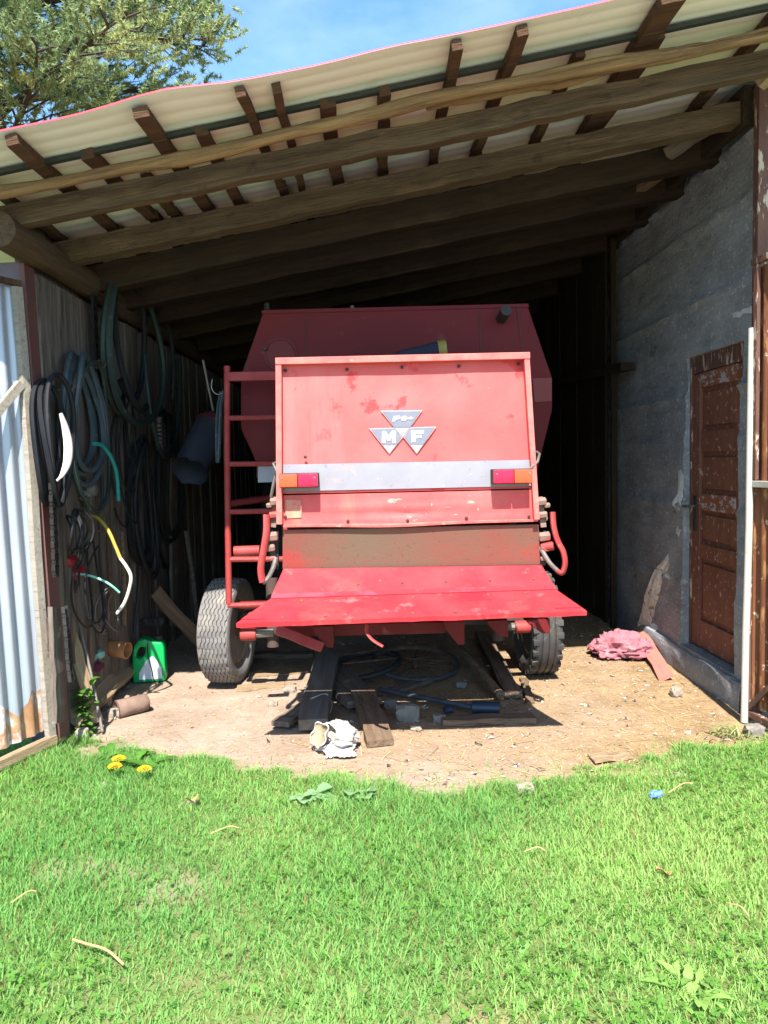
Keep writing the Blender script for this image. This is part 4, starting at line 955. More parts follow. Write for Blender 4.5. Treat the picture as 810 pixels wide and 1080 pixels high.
def wheel(c, ax, Ro, wd, kind, mat, label):
    hw = wd/2; ax = Vector(ax).normalized()
    prof = [(Ro*.60, -hw*.62), (Ro*.66, -hw*.80), (Ro*.80, -hw*1.02), (Ro*.90, -hw*1.0), (Ro*.945, -hw*.93)]
    ribs = 7 if kind == 'zig' else 4
    for i in range(ribs):
        a0 = -hw*.86 + 2*hw*.86*i/ribs; a1 = -hw*.86 + 2*hw*.86*(i+1)/ribs; g = (a1-a0)*(.13 if kind == 'zig' else .17)
        crown = lambda a: Ro*(1-.035*(a/hw)**2)
        prof += [(crown(a0)-.011, a0+g*.3), (crown(a0), a0+g), (crown(a1), a1-g), (crown(a1)-.011, a1-g*.3)]
    prof += [(Ro*.945, hw*.93), (Ro*.90, hw*1.0), (Ro*.80, hw*1.02), (Ro*.66, hw*.80), (Ro*.60, hw*.62)]
    nseg = 180 if kind == 'zig' else 120
    def jit(i, j, th, r_, a):
        if kind == 'zig' and 5 <= i < 5+4*ribs:
            return r_ - (.004 if (j % 6 == 0) else 0), a + (.0055 if (j % 6) < 3 else -.0055)
        return r_, a
    t = MB().lathe(prof, c, ax, nseg, closed=False, jit=jit)
    if kind != 'zig':                                              # shoulder lugs
        x = ax.orthogonal().normalized(); y_ = ax.cross(x)
        for k in range(26):
            for s in (-1, 1):
                th = 2*math.pi*(k+(.5 if s > 0 else 0))/26; rd = x*math.cos(th)+y_*math.sin(th); tg = ax.cross(rd)
                m_ = Matrix((ax*s, tg, rd)).transposed()
                t.box(Vector(c)+rd*(Ro*.955)+ax*s*hw*.80, (hw*.42, .040, Ro*.085), m_, .004)
    root = t.build('wheel', mat, cb, smooth=True, ang=30)
    root['label'] = label
    s = 1 if ax.x > 0 else -1
    MB().lathe([(Ro*.62, -hw*.66), (Ro*.62, -hw*.5), (Ro*.54, -hw*.45), (Ro*.53, hw*.4), (Ro*.62, hw*.5), (Ro*.62, hw*.66), (Ro*.59, hw*.66), (Ro*.50, hw*.42), (Ro*.50, -hw*.05), (Ro*.28, hw*.02), (Ro*.24, hw*.15), (.0001, hw*.15)], c, ax, 36).build('rim', RIM, root, smooth=True)
    MB().lathe([(Ro*.17, hw*.0), (Ro*.17, hw*.8), (Ro*.12, hw*1.0), (.0001, hw*1.0)], c, ax, 20).build('hub', IRON, root, smooth=True)
tilt = R(8)
wheel((WL.x-.015, 5.27, .362), (math.cos(tilt), -math.sin(tilt), -.02), .362, .215, 'zig', TYRE_DUSTY, 'dusty pale grey tyre with zigzag tread')
wheel((WR.x-.0, 5.27, .362), (-math.cos(R(-2)), math.sin(R(-2)), -.02), .352, .20, 'lug', TYRE_DARK, 'dark tyre with ribs and shoulder lugs')
# front drive wheels, far in the dark
for x in (-.95, 1.25):
    MB().lathe([(.35, -.16), (.6, -.19), (.68, -.15), (.70, 0), (.68, .15), (.6, .19), (.35, .16), (.3, .05), (.0001, .05)], (x, 8.3, .70), (1, 0, 0), 40).build('drive_wheel', TYRE_DARK, cb, smooth=True)
slab('front_axle', [V(-1.0, 8.2, .6), V(1.2, 8.2, .6), V(1.2, 8.2, .8), V(-1.0, 8.2, .8)], (0, .2, 0), SOOT)
# dark bundle on the hood
hb0 = Q(446, 372, 4.45)
bn = thing('rag_bundle', 'dark navy tapered bundle with a dull yellow end lying on top of the combine hood', 'bundle', (hb0.x, 4.45, Q(446, 388, 4.45).z))
MB().tube(smooth_pts([Q(418, 376, 4.46), Q(430, 374, 4.45), Q(446, 372.5, 4.45), Q(462, 370, 4.45)]), lambda t: .022+.034*t, 12).build('cloth', NAVY, bn, smooth=True)
MB().tube([Q(462, 370.5, 4.45), Q(470.5, 369.5, 4.45)], .060, 12).build('yellow_end', YELLOWDULL, bn, smooth=True)
MB().box((hb0.x+.02, 4.45, (bn.location.z + Q(446, 378, 4.45).z)/2), (.16, .06, Q(446, 378, 4.45).z - bn.location.z), bev=.01).build('rest', NAVY, bn)

# ------------------------------------------------------------------ clutter on the plank wall
XL = -1.715
def WL_(px, py, X=XL): return W(px, py, X)
def coil(name, label, px, py, rpx_y, rz, loops, r_, mat, seed, cat='hose', X=XL+.06, group=None, ratio=1.0, sag=.25, spread=.04, tilt_=0.0):
    rr = random.Random(seed); c = W(px, py, X); pts = []; jn = seed*3.3
    n = int(loops*40)
    a = rr.uniform(0, 6.28); ph = [rr.uniform(0, 6.28) for _ in range(6)]
    for k in range(n+1):
        th = a + 2*math.pi*k/40; lp = k/40
        k1 = 1 + .10*math.sin(lp*1.9+ph[0]) + .05*math.sin(lp*5.1+ph[1])
        yy = math.cos(th)*rpx_y*k1*(1 - .12*math.sin(th)); zz = math.sin(th)*rz*k1
        if zz < 0: zz *= 1+sag*abs(math.sin(lp*2.3+ph[2]))
        pts.append(V(c.x + spread*math.sin(lp*2.1+ph[3]) + .02*math.sin(th*2+ph[4]) + tilt_*zz, c.y+yy+.02*math.sin(lp*3.3+ph[5])+.018*mnoise.noise(V(lp*3.1, jn, 0)), c.z+zz+.022*mnoise.noise(V(lp*2.7, jn, 4))))
    o = MB().tube(pts, r_, 7).build(name, mat, loc=c, smooth=True)
    # the peg it hangs from belongs to the wall side
    return tag(o, label, cat, group)
coil('coiled_hose', 'thick bluish grey coiled hose hanging mid wall below the big loops', 87, 432, .235, .30, 5, .017, HOSE_BLUE, 1, sag=.35)
coil('coiled_hose', 'thin dark green hose loosely looped round the thick bluish grey coil', 93, 452, .26, .36, 2.2, .011, HOSE_GREEN, 2, sag=.4)
coil('coiled_hose', 'black hose bundle hanging right behind the post and corrugated door', 57, 462, .15, .30, 4, .014, HOSE_BLACK, 3)
coil('hose_loop', 'largest dark hose loop hanging highest from the log plate', 138, 360, .55, .46, 1.5, .024, HOSE_GREEN, 4, ratio=1, X=XL+.10, sag=.2)
coil('hose_loop', 'inner dark hose loop hanging inside the largest loop', 141, 362, .36, .42, 1.2, .020, HOSE_BLACK, 5, X=XL+.14, sag=.1)
coil('hanging_belts', 'bunch of black drive belts hanging low above the fallen plank', 150, 525, .22, .42, 4, .016, HOSE_BLACK, 6, cat='belts', sag=.4)
coil('hanging_belts', 'dark belts hanging behind the green canister halfway up the wall', 178, 500, .30, .50, 3, .018, HOSE_BLACK, 7, cat='belts', sag=.4)
coil('coiled_cable', 'small tangle of dark cable hanging beside the red tool', 82, 560, .09, .10, 4, .007, HOSE_BLACK, 8, cat='cable', X=XL+.1)
coil('hose_loop', 'single grey hose loop hanging deep in the shade past the belts', 168, 400, .45, .5, 1.1, .016, HOSE_GREEN, 15, X=XL+.08, sag=.2)
pw = [W(64, 436, XL+.14), W(69, 452, XL+.15), W(72, 470, XL+.16), W(71, 487, XL+.16), W(66, 500, XL+.15), W(60, 507, XL+.14)]
o = MB().tube(smooth_pts(pw), lambda t: .006+.018*math.sin(math.pi*min(1, t*1.05+.05)), 8, flat=.5).build('white_strip', HOSE_WHITE, loc=pw[0], smooth=True); tag(o, 'off white curved strip hanging beside the black hose bundle', 'strip')
pw = [W(99, 468, XL+.16), W(108, 470, XL+.18), W(117, 482, XL+.19), W(123, 500, XL+.19), W(125, 528, XL+.18)]
o = MB().tube(smooth_pts(pw), .012, 8).build('teal_hose', HOSE_TEAL, loc=pw[0], smooth=True); tag(o, 'short teal hose end curving down from the grey coil', 'hose')
yh = thing('spray_hose', 'yellow hose with a pale white tip arching out from the wall', 'hose', P(92, 543, 4.72))
MB().tube(smooth_pts([P(90, 544, 4.75), P(97, 543, 4.70), P(106, 549, 4.66), P(115, 561, 4.62), P(122, 577, 4.6), P(127, 589, 4.58)]), .0105, 8).build('yellow_hose', HOSE_YELLOW, yh, smooth=True)
MB().tube(smooth_pts([P(127, 589, 4.58), P(133, 597, 4.57), P(138, 608, 4.56), P(136, 622, 4.56), P(131, 636, 4.56), P(123, 647, 4.57)]), .010, 8).build('white_tip', HOSE_WHITE, yh, smooth=True)
pw = [P(66, 607, 4.5), P(76, 605.5, 4.45), P(92, 606.5, 4.42), P(108, 612, 4.42), P(118, 618, 4.43), P(126, 625, 4.45)]
o = MB().tube(smooth_pts(pw), .007, 8).build('mint_tube', HOSE_MINT, loc=pw[0], smooth=True); tag(o, 'thin mint green tube poking out below the red tool', 'tube')
# more dark odds and ends low on the wall
for i, (a_, b_, c2, d2, d_, r_, mt, lb, ct) in enumerate([
    (62, 560, 78, 700, 4.45, .010, IRON, 'rusty bar leaning on the wall behind the pale split board', 'bar'), (88, 560, 101, 690, 4.85, .012, DARKIRON, 'dark bar standing behind the iron rod', 'bar'),
    (112, 540, 116, 672, 5.05, .008, IRON, 'thin rusty bar standing left of the canister', 'bar'), (150, 560, 141, 668, 5.6, .012, DARKIRON, 'dark bar leaning behind the green canister', 'bar'),
    (128, 560, 131, 660, 5.3, .018, PLANK_BROWN, 'round brown stick standing behind the white hose tip', 'stick'), (196, 560, 208, 655, 6.6, .02, PLANK_GREY, 'grey stick leaning beyond the fallen plank', 'stick')]):
    p0, p1 = P(a_, b_, d_), P(c2, d2, d_-.10); p1 = V(p1.x, p1.y, max(p1.z, .0)); tag(MB().tube([p0, p0.lerp(p1, .5)+V(.01, 0, 0), p1], r_, 7).build('leaning_bar', mt, loc=p1, smooth=True), lb, ct)
for i, (a_, b_, d_, sz, mt, lb) in enumerate([(70, 622, 4.48, .06, DARKIRON, 'dark greasy iron casting hanging under the red tool case'), (86, 650, 4.7, .07, SOOT, 'dark lumpy gear casting behind the pale split board'), (104, 655, 4.95, .06, DARKIRON, 'dark iron casting in shade above the orange rusty can'), (92, 520, 4.6, .05, GREYSTEEL, 'grey pulley casting hanging below the thick coil')]):
    c_ = P(a_, b_, d_); mb = MB(); mb.blob(c_, (sz*.7, sz, sz*1.3), 30+i, .5, 1.6, 3); mb.lathe([(sz*.5, -.03), (sz*.8, -.025), (sz*.8, .02), (sz*.4, .03)], c_+V(.03, 0, sz*.4), (1, .2, .1), 14); mb.tube([c_+V(0, 0, sz), c_+V(-.06, .02, sz*2.2)], .008, 6)
    tag(mb.build('iron_casting', mt, loc=c_, smooth=True), lb, 'casting')
coil('hanging_cable', 'thin black cable drooping in loose turns beside the yellow hose', 96, 610, .14, .22, 3, .006, HOSE_BLACK, 41, cat='cable', sag=.5)
coil('hanging_cable', 'thin dark cable hanging in loops right of the teal hose', 132, 470, .16, .34, 3, .007, HOSE_BLACK, 42, cat='cable', sag=.5)
coil('hanging_cable', 'fine grey wire loops tangled low beside the orange rusty can', 112, 640, .12, .12, 4, .004, GREYSTEEL, 43, cat='cable', sag=.5)
pw_obj = [o for o in col.objects if o.name == 'plank_wall'][0]
for (a_, b_) in [(85, 384), (57, 412), (136, 292), (150, 432), (178, 408), (92, 388), (96, 560), (100, 310)]:
    p = W(a_, b_, XL); MB().tube([p-V(.03, 0, 0), p+V(.10, 0, .0), p+V(.115, 0, .025)], .007, 6).build('nail', IRON, pw_obj)
GREASE = M('greasy_black_chain', (.014, .013, .012), (.03, .026, .022), 30, .7, bump=.2, spec=.2)
# roller chains
def chain(name, label, pts, w_, mat, link=.030):
    pts = smooth_pts(pts, 10); mb = MB(); acc = 0; last = pts[0]; k = 0
    for p in pts[1:]:
        while (p-last).length > link:
            d = (p-last).normalized(); q = last + d*link; c_ = (last+q)/2; k += 1
            m = Matrix((d, d.cross(V(1, 0, 0)).normalized(), d.cross(d.cross(V(1, 0, 0)).normalized()))).transposed()
            off = w_*.5 if k % 2 else w_*.36
            for s in (-1, 1): mb.box(c_ + m.col[1]*off*s, (link*1.15, .004, .018), m)
            mb.tube([c_ - m.col[1]*w_*.5, c_ + m.col[1]*w_*.5], .008, 6); last = q
    o = mb.build(name, mat, loc=pts[0]); return tag(o, label, 'chain')
chain('roller_chain', 'long dark roller chain hanging from the log in front of the boards', [W(99, 312, XL+.03), W(101, 360, XL+.03), W(105, 410, XL+.035), W(108, 452, XL+.04)], .065, GREASE)
chain('roller_chain', 'dusty roller chain hanging low between the leaning boards', [W(68, 640, XL+.12), W(71, 670, XL+.13), W(73, 700, XL+.13), W(76, 722, XL+.14)], .040, DARKIRON)
chain('roller_chain', 'dark roller chain hanging right behind the post under the black hoses', [W(55, 510, XL+.08), W(57, 560, XL+.08), W(59, 610, XL+.09)], .05, GREASE)
# red tools and small things
def redtool(name, label, px, py, d, s, seed):
    c = P(px, py, d); t = thing(name, label, 'tool', c)
    MB().blob(c, (.05*s, .07*s, .05*s), seed, .25, 1.6, 3, fn=lambda q, p: V(q.x, q.y, max(-.04*s, min(.04*s, q.z)))).build('tool_body', REDTOOL, t, smooth=True)
    MB().tube(smooth_pts([c+V(-.02, .05*s, .03*s), c+V(-.01, .03*s, .085*s), c+V(.0, -.04*s, .08*s), c+V(0, -.065*s, .02*s)]), .010*s, 7).build('tool_handle', BLACKP, t, smooth=True)
    return t
redtool('power_tool', 'dull red tool with black handle hanging above the other red tools', 64, 548, 4.45, .9, 1)
redtool('power_tool', 'dark red tool body hanging beside the dark cable tangle', 74, 592, 4.42, .8, 2)
sh = P(80, 603, 4.5)
t = thing('red_toolbox', 'bright red tool case with black grip on the wall over the mint tube', 'tool case', sh)
MB().box(sh, (.05, .16, .055), bev=.012).build('case_body', REDTOOL, t, smooth=True); MB().tube(smooth_pts([sh+V(0, -.05, .03), sh+V(0, -.045, .06), sh+V(0, .045, .06), sh+V(0, .05, .03)]), .009, 7).build('grip', BLACKP, t, smooth=True)
# insulator-like ribbed coil in the dark
c_ = W(168, 458, XL+.10); o = MB(); 
for k in range(6): o.lathe([(.03, -.006), (.05, 0), (.03, .006)], c_+V(0, 0, .032*(k-2.5)), (0, 0, 1), 14, closed=False)
o.tube([c_-V(0, 0, .12), c_+V(0, 0, .13)], .026, 12); tag(o.build('ribbed_insulator', GREYSTEEL, loc=c_, smooth=True), 'pale ribbed spool hanging in the dark near the blue funnel', 'spool')
# slate-blue funnel of sheet metal hung beside the ladder
fa, fb = P(222, 452, 5.9), P(200, 497, 5.55)
fn_ = thing('sheet_metal_spout', 'slate blue bent sheet metal spout with torn mouth hanging left of the ladder', 'spout', fb)
ax_ = (fa-fb).normalized()
m1 = MB().open_lathe([(.135, 0), (.128, .05), (.125, .15), (.128, .28), (.125, (fa-fb).length)], fb, ax_, 22, fn=lambda p, i, j: p + (ax_*(-.05*mnoise.noise(Vector((j*.5, 3, 1)))) if i == 0 else V(0, 0, 0)))
m1.open_lathe([(.131, .004), (.122, .06), (.119, .3)], fb, ax_, 22); m1.build('spout_body', BLUESHEET, fn_, smooth=True, recalc=False)
MB().lathe([(.130, -.01), (.134, .03), (.11, .08), (.05, .11), (.0001, .115)], fa, ax_, 20).build('spout_cap', M('dark_maroon_cap', (.13, .025, .035), (.10, .02, .03), 6, .6), fn_, smooth=True)
MB().tube([fa + ax_*.11, W(214, 380, -1.2)], .008, 6).build('hanger', WIRE, fn_)
pw = [P(236, 412, 4.9), P(233, 430, 4.9), P(232, 455, 4.9), P(231, 482, 4.9)]
o = MB().tube(smooth_pts(pw + [P(229, 484, 4.92), P(229, 440, 4.93), P(233, 413, 4.93)]), .011, 7, flat=.6).build('belt_loop', HOSE_BLUE, loc=pw[0], smooth=True); tag(o, 'narrow bluish belt loop hanging on the ladder rail', 'belt')
pw = [P(224, 400, 4.95), P(223, 408, 4.95), P(226, 414, 4.95), P(231, 416, 4.93), P(236, 413, 4.9)]
o = MB().tube(smooth_pts(pw), .003, 6).build('wire_hook', WIRE, loc=pw[0], smooth=True); tag(o, 'thin bent wire hook beside the ladder top', 'wire')
# boards leaning / standing against the wall
plank('leaning_board', 'grey board standing upright behind the post, left of the dusty chain', W(62, 762, XL+.09), W(57, 640, XL+.07), .10, .025, PLANK_GREY, 'board', up=(1, 0, 0), seed=101)
plank('leaning_board', 'pale split board leaning between the chain and the rod', G(102, 762, .03), P(70, 655, 4.45), .075, .02, PLANK_TAN, 'board', up=(.8, -.6, 0), seed=102)
plank('leaning_board', 'dark narrow board leaning steeply above the pale split board', P(92, 700, 4.65), P(66, 570, 4.6), .085, .025, PLANK_BROWN, 'board', up=(.8, -.6, 0), seed=103)
plank('fallen_plank', 'brown plank leaning low in the dark between spout and dusty tyre', W(163, 624, -1.62), G(222, 688, .05), .10, .03, PLANK_BROWN, 'plank', up=(.5, -.8, .3), seed=104)
plank('upright_board', 'dim upright board standing against the wall behind the hanging belts', W(184, 660, XL+.04), W(182, 470, XL+.04), .20, .025, PLANK_GREY, 'board', up=(1, 0, 0), seed=105)
pw = [G(108, 772, .02), P(97, 715, 4.45), P(86, 668, 4.5), P(76, 622, 4.6)]
o = MB().tube(pw, .009, 8).build('iron_rod', GREYSTEEL, loc=pw[0], smooth=True); tag(o, 'thin grey iron rod leaning past the end of the wood slab', 'rod')
pw = [P(57, 612, 4.35), P(62, 624, 4.32), P(68, 640, 4.32)]
o = MB().tube(smooth_pts(pw), .011, 8).build('steel_bar', HOSE_BLUE, loc=pw[0], smooth=True); tag(o, 'short bent bluish steel bar behind the post', 'bar')
g0, g1_ = G(74, 758, .09), G(140, 697, .11)
plank('wood_slab', 'long pale brown split slab lying along the foot of the plank wall', g0, g1_, .15, .055, PLANK_TAN, 'slab', up=(.45, -.55, .70), seed=106, wob=.014)
# rusty cans on the ground
c_ = G(140, 744, .055); o = thing('rusty_pot', 'dull brown rusty pot lying on its side in front of the canister', 'pot', (c_.x, c_.y, 0))
axp = V(.80, .60, .05)
m1 = MB().open_lathe([(.048, -.10), (.056, -.095), (.053, -.04), (.053, .05), (.048, .09), (.02, .10)], c_, axp, 22, fn=lambda p, i, j: p*(1+.05*mnoise.noise(p*20))); m1.open_lathe([(.047, -.098), (.047, .06), (.01, .08)], c_, axp, 22)
m1.build('pot_body', POTRUST, o, smooth=True, recalc=False); MB().lathe([(.05, -.004), (.058, 0), (.05, .004), (.046, 0)], c_-axp.normalized()*.097, axp, 22, closed=True).build('pot_rim', IRON, o, smooth=True)
c_ = P(122, 684, 5.0); o = thing('rusty_can', 'orange rusty open can lying on top of the wood slab', 'can', c_)
axc = V(.9, -.25, -.1)
m1 = MB().open_lathe([(.05, .09), (.055, .085), (.052, 0), (.055, -.08), (.02, -.085)], c_, axc, 20); m1.open_lathe([(.049, .088), (.046, -.05)], c_, axc, 20); m1.build('can_body', CANRUST, o, smooth=True, recalc=False)
MB().lathe([(.050, -.004), (.057, 0), (.050, .004), (.046, 0)], c_+V(*axc).normalized()*.088, axc, 20, closed=True).build('can_rim', CANRUST, o, smooth=True)
for nm, lb, (a, b, d), sz, m_ in [('stone', 'rounded tan stone lying between the wood slab and the weed', (96, 694, 4.75), .035, STONE), ]:
    c_ = P(a, b, d); tag(MB().blob(c_, (sz, sz, sz*1.2), 3, .2, 1.5).build(nm, m_, loc=c_, smooth=True), lb, 'stone')
c_ = P(104, 690, 4.8); tag(MB().blob(c_, (.035, .05, .03), 5, .3, 1.5).build('small_bottle', M('pale_mint_plastic', (.25, .50, .42), (.2, .42, .36), 9, .4), loc=c_, smooth=True), 'small pale mint plastic scrap beside the orange rusty can', 'scrap')
c_ = P(99, 703, 4.75); tag(MB().blob(c_, (.06, .05, .035), 6, .3, 1.5).build('maroon_cloth', M('dark_maroon_cloth', (.14, .02, .04), (.1, .02, .03), 9, .9), loc=c_, smooth=True), 'dark maroon rag lying behind the wood slab', 'rag')
# green canister
c0 = G(158, 718); cw_, cd_, ch_ = .215, .12, .30
cn_ = thing('green_canister', 'bright green plastic canister with pale label standing by the plank wall', 'canister', (c0.x, c0.y+.02, 0))
ang = R(8); mrot = Matrix.Rotation(ang, 3, 'Z')
def cpt(x, y, z): return Vector((c0.x, c0.y+.02, 0)) + mrot @ V(x, y, z)
t = bmesh.new()
outer = [(-.105, .0), (.105, .0), (.112, .02), (.108, .24), (.095, .275), (.03, .285), (-.02, .305), (-.055, .300), (-.085, .27), (-.108, .20), (-.112, .02)]
hole = [(-.045, .250), (-.020, .245), (-.022, .205), (-.045, .175), (-.070, .165), (-.080, .180), (-.076, .215), (-.062, .24)]
mb = MB()
def can_ring(scale_y, pts): return [mb.bm.verts.new(cpt(x, scale_y, z)) for x, z in pts]
of, ob = can_ring(-cd_/2, outer), can_ring(cd_/2, outer); hf_, hb_ = can_ring(-cd_/2, hole), can_ring(cd_/2, hole)
for (o_, h_) in ((of, hf_), (ob, hb_)):
    es = []
    for ring in (o_, h_):
        for i in range(len(ring)): es.append(mb.bm.edges.new((ring[i], ring[(i+1) % len(ring)])))
    bmesh.ops.triangle_fill(mb.bm, use_beauty=True, use_dissolve=False, edges=es)
for f_, b_ in ((of, ob), (hf_, hb_)):
    for i in range(len(f_)): mb.bm.faces.new((f_[i], f_[(i+1) % len(f_)], b_[(i+1) % len(b_)], b_[i]))
cbo = mb.build('canister_body', GREENP, cn_)
bvm = cbo.modifiers.new('bevel', 'BEVEL'); bvm.width = .012; bvm.segments = 3; bvm.limit_method = 'ANGLE'; bvm.angle_limit = R(50)
for p_ in cbo.data.polygons: p_.use_smooth = True
MB().lathe([(.026, 0), (.03, .004), (.03, .035), (.024, .04), (.0001, .04)], cpt(.065, 0, .278), (0, 0, 1), 18).build('cap', BLACKP, cn_, smooth=True)
MB().prism([cpt(x, -cd_/2-.001, z) for x, z in [(-.068, .022), (.085, .022), (.085, .10), (.06, .145), (.03, .185), (.0, .17), (-.03, .13), (-.065, .07)]], mrot @ V(0, -.002, 0)).build('label', LABELW, cn_)
MB().tube(smooth_pts([cpt(.0, -.055, .29), cpt(.0, -.075, .2), cpt(.02, -.08, .1), cpt(.03, -.078, .03), cpt(.06, -.1, .01), cpt(.10, -.14, .006)]), .004, 6).build('black_cord', BLACKP, cn_, smooth=True)
# sprayer head and pump lying behind / on the canister
c_ = P(158, 660, 5.6); sg = thing('black_hand_pump', 'black hand pump with small knobs lying behind the green canister', 'pump', (c_.x, c_.y, 0))
MB().tube([V(c_.x-.12, c_.y, 0), V(c_.x-.09, c_.y, .3), c_+V(-.06, 0, 0)], .035, 10).build('pump_stand', BLACKP, sg, smooth=True)
MB().tube([c_+V(-.12, 0, .01), c_+V(.10, 0, .03)], .035, 12).build('pump_body', BLACKP, sg, smooth=True)
for dx in (-.02, .05, .09): MB().lathe([(.022, -.02), (.028, -.015), (.028, .015), (.0001, .03)], c_+V(dx, -.03, .045), (0, -.3, 1), 12).build('knob', BLACKP, sg, smooth=True)

# ------------------------------------------------------------------ things under and around the combine
def gplank(name, label, a, b, w_, t_, mat, seed, z0=None, z1=None, up=(0, 0, 1), wob=.008, cat='plank', group=None):
    z0 = t_/2 if z0 is None else z0; z1 = t_/2 if z1 is None else z1
    return plank(name, label, G(a[0], a[1], z0), G(b[0], b[1], z1), w_, t_, mat, cat, up=up, seed=seed, wob=wob, group=group)
gu_ = 'planks lying under the combine'
gplank('ground_plank', 'large thick plank with blue paint traces, pointing out beside the white sack', (329, 764), (346, 690), .17, .06, PLANK_BLUE, 201, .05, .10, group=gu_)
gplank('ground_plank', 'small dark board end poking out left of the blue stained plank', (296, 764), (332, 738), .11, .03, PLANK_GREY, 202, .03, .05, group=gu_)
gplank('ground_plank', 'wide dark board lying in shade behind the half sunlit plank', (384, 742), (346, 704), .22, .04, PLANK_GREY, 203, .05, .04, group=gu_)
gplank('ground_plank', 'plank with sunlit front end lying right of the white sack', (401, 783), (382, 730), .145, .035, PLANK_BROWN, 204, .02, .07, group=gu_)
gplank('ground_plank', 'flat brown board lying crosswise in front of the blue pipe', (466, 760), (563, 757), .10, .035, PLANK_BROWN, 205, group=gu_)
gplank('ground_plank', 'long dark board lying lengthwise nearest the dark ribbed tyre', (540, 732), (508, 668), .11, .045, PLANK_BROWN, 206, .03, .06, group=gu_)
gplank('ground_plank', 'dusty thin earth coloured board lying flat beside the dusty tyre', (262, 712), (322, 706), .16, .012, PLANK_TAN, 207, group=gu_)
gplank('ground_plank', 'cracked dusty board in front of the earth coloured one by the dusty tyre', (250, 726), (300, 722), .12, .012, PLANK_TAN, 208, group=gu_)
gplank('ground_plank', 'short dark board lying across behind the dusty tyre boards', (268, 690), (330, 690), .10, .03, PLANK_GREY, 209, group=gu_)
pw = [G(528, 733, .04), G(470, 668, .12)]
o = MB().tube([pw[0], (pw[0]+pw[1])/2+V(0, 0, .01), pw[1]], .028, 10).build('dark_pole', PLANK_BROWN, loc=pw[0], smooth=True); tag(o, 'round dark pole lying diagonally under the combine left of the long board', 'pole')
bp0, bp1, bp2 = G(527, 747, .04), G(498, 746, .04), G(400, 727, .03)
bpp = thing('blue_pipe', 'blue ended pipe lying in shade behind the crosswise brown board', 'pipe', bp0)
MB().tube([bp0, bp1], .036, 14).build('pipe_socket', BLUEPIPE, bpp, smooth=True); MB().tube([bp1, bp2], .016, 10).build('pipe_shaft', GREYPIPE, bpp, smooth=True)
c_ = G(473, 748, .03); tag(MB().blob(c_, (.035, .03, .025), 9, .3, 2).build('blue_scrap', BLUEPIPE, loc=c_, smooth=True), 'small crumpled blue scrap beside the pipe under the combine', 'scrap')
def rock(name, label, px, py, sx, sy, sz, mat, seed, amp=.25, cat='stone', flat=True, group=None):
    c_ = G(px, py, sz*.45)
    o = MB().blob(c_, (sx, sy, sz), seed, amp+.12, 1.5, 3, fn=lambda q, p: V(*[max(-l_, min(l_, v_)) for v_, l_ in zip(q, (sx*.80, sy*.82, sz*.74))]) + p*.10*sx*mnoise.noise(p*4+V(seed, 0, 0))).build(name, mat, loc=c_, smooth=True, ang=26); return tag(o, label, cat, group)
rock('concrete_lump', 'squared grey concrete lump in shade right of the half sunlit plank', 430, 753, .085, .06, .075, GREYSTONE, 11, .15)
rock('stone', 'small tan stone in front of the grey concrete lump', 439, 768, .04, .03, .02, STONE, 12)
rock('stone', 'dark stone in the shade right of the concrete lump', 463, 758, .045, .04, .035, GREYSTONE, 13)
rock('stone', 'pale stone bedded at the grass edge right of centre', 554, 833, .048, .035, .035, STONE, 14)
rock('stone', 'flat pale stone at the grass edge beside the blue scrap', 716, 817, .05, .03, .012, STONE, 15)
rock('stone', 'chunky pinkish stone on the dirt near the corrugated door', 87, 776, .040, .038, .055, STONE, 16)
rock('stone', 'angular tan stone behind the chunky one by the rusty pot', 121, 752, .05, .04, .04, STONE, 17)
rock('stone', 'pale stone lump at the foot of the concrete wall plinth', 713, 730, .045, .05, .04, STONE, 18)
rock('stone', 'rough brown stone beside the rusty pot under the slab', 108, 742, .06, .05, .04, GREYSTONE, 19)
rock('stone', 'small pale stone near the grass edge by the yellow dandelions', 110, 829, .028, .022, .018, STONE, 20)
rock('stone', 'brown flat stone in the bare lawn patch left of centre', 200, 848, .05, .025, .012, STONE, 21)
rock('stone', 'grey stone half hidden in weeds beneath the rusty gate', 795, 772, .06, .05, .05, GREYSTONE, 22)
gplank('flat_chip', 'pale flat straw coloured chip of wood on the dirt toward the right', (624, 800), (664, 796), .10, .008, PLANK_TAN, 230, cat='wood chip')
pass
rock('stone', 'dark angular rubble piece lying left of the concrete lump behind the sunlit plank', 412, 742, .05, .04, .035, GREYSTONE, 31)
rock('stone', 'brown clod lying between the blue stained plank and the dusty boards', 306, 728, .05, .045, .035, STONE, 32)
rock('stone', 'pale clod at the outer edge of the dusty boards near the pale tyre', 288, 742, .035, .03, .022, STONE, 33)
rock('stone', 'dark clod in the shade between the diagonal pole and the blue pipe', 486, 722, .045, .04, .03, GREYSTONE, 34)
gplank('ground_plank', 'short broken dark board lying askew between the loose tyre and the concrete lump', (416, 728), (452, 716), .10, .025, PLANK_GREY, 235, group=gu_)
gplank('ground_plank', 'narrow split stick of board right of the crosswise board end', (560, 742), (552, 716), .05, .02, PLANK_BROWN, 236, group=gu_)
gplank('ground_plank', 'thin broken slat lying in the shade left of the wide dark board', (362, 722), (350, 700), .06, .02, PLANK_BROWN, 237, .03, .03, group=gu_)
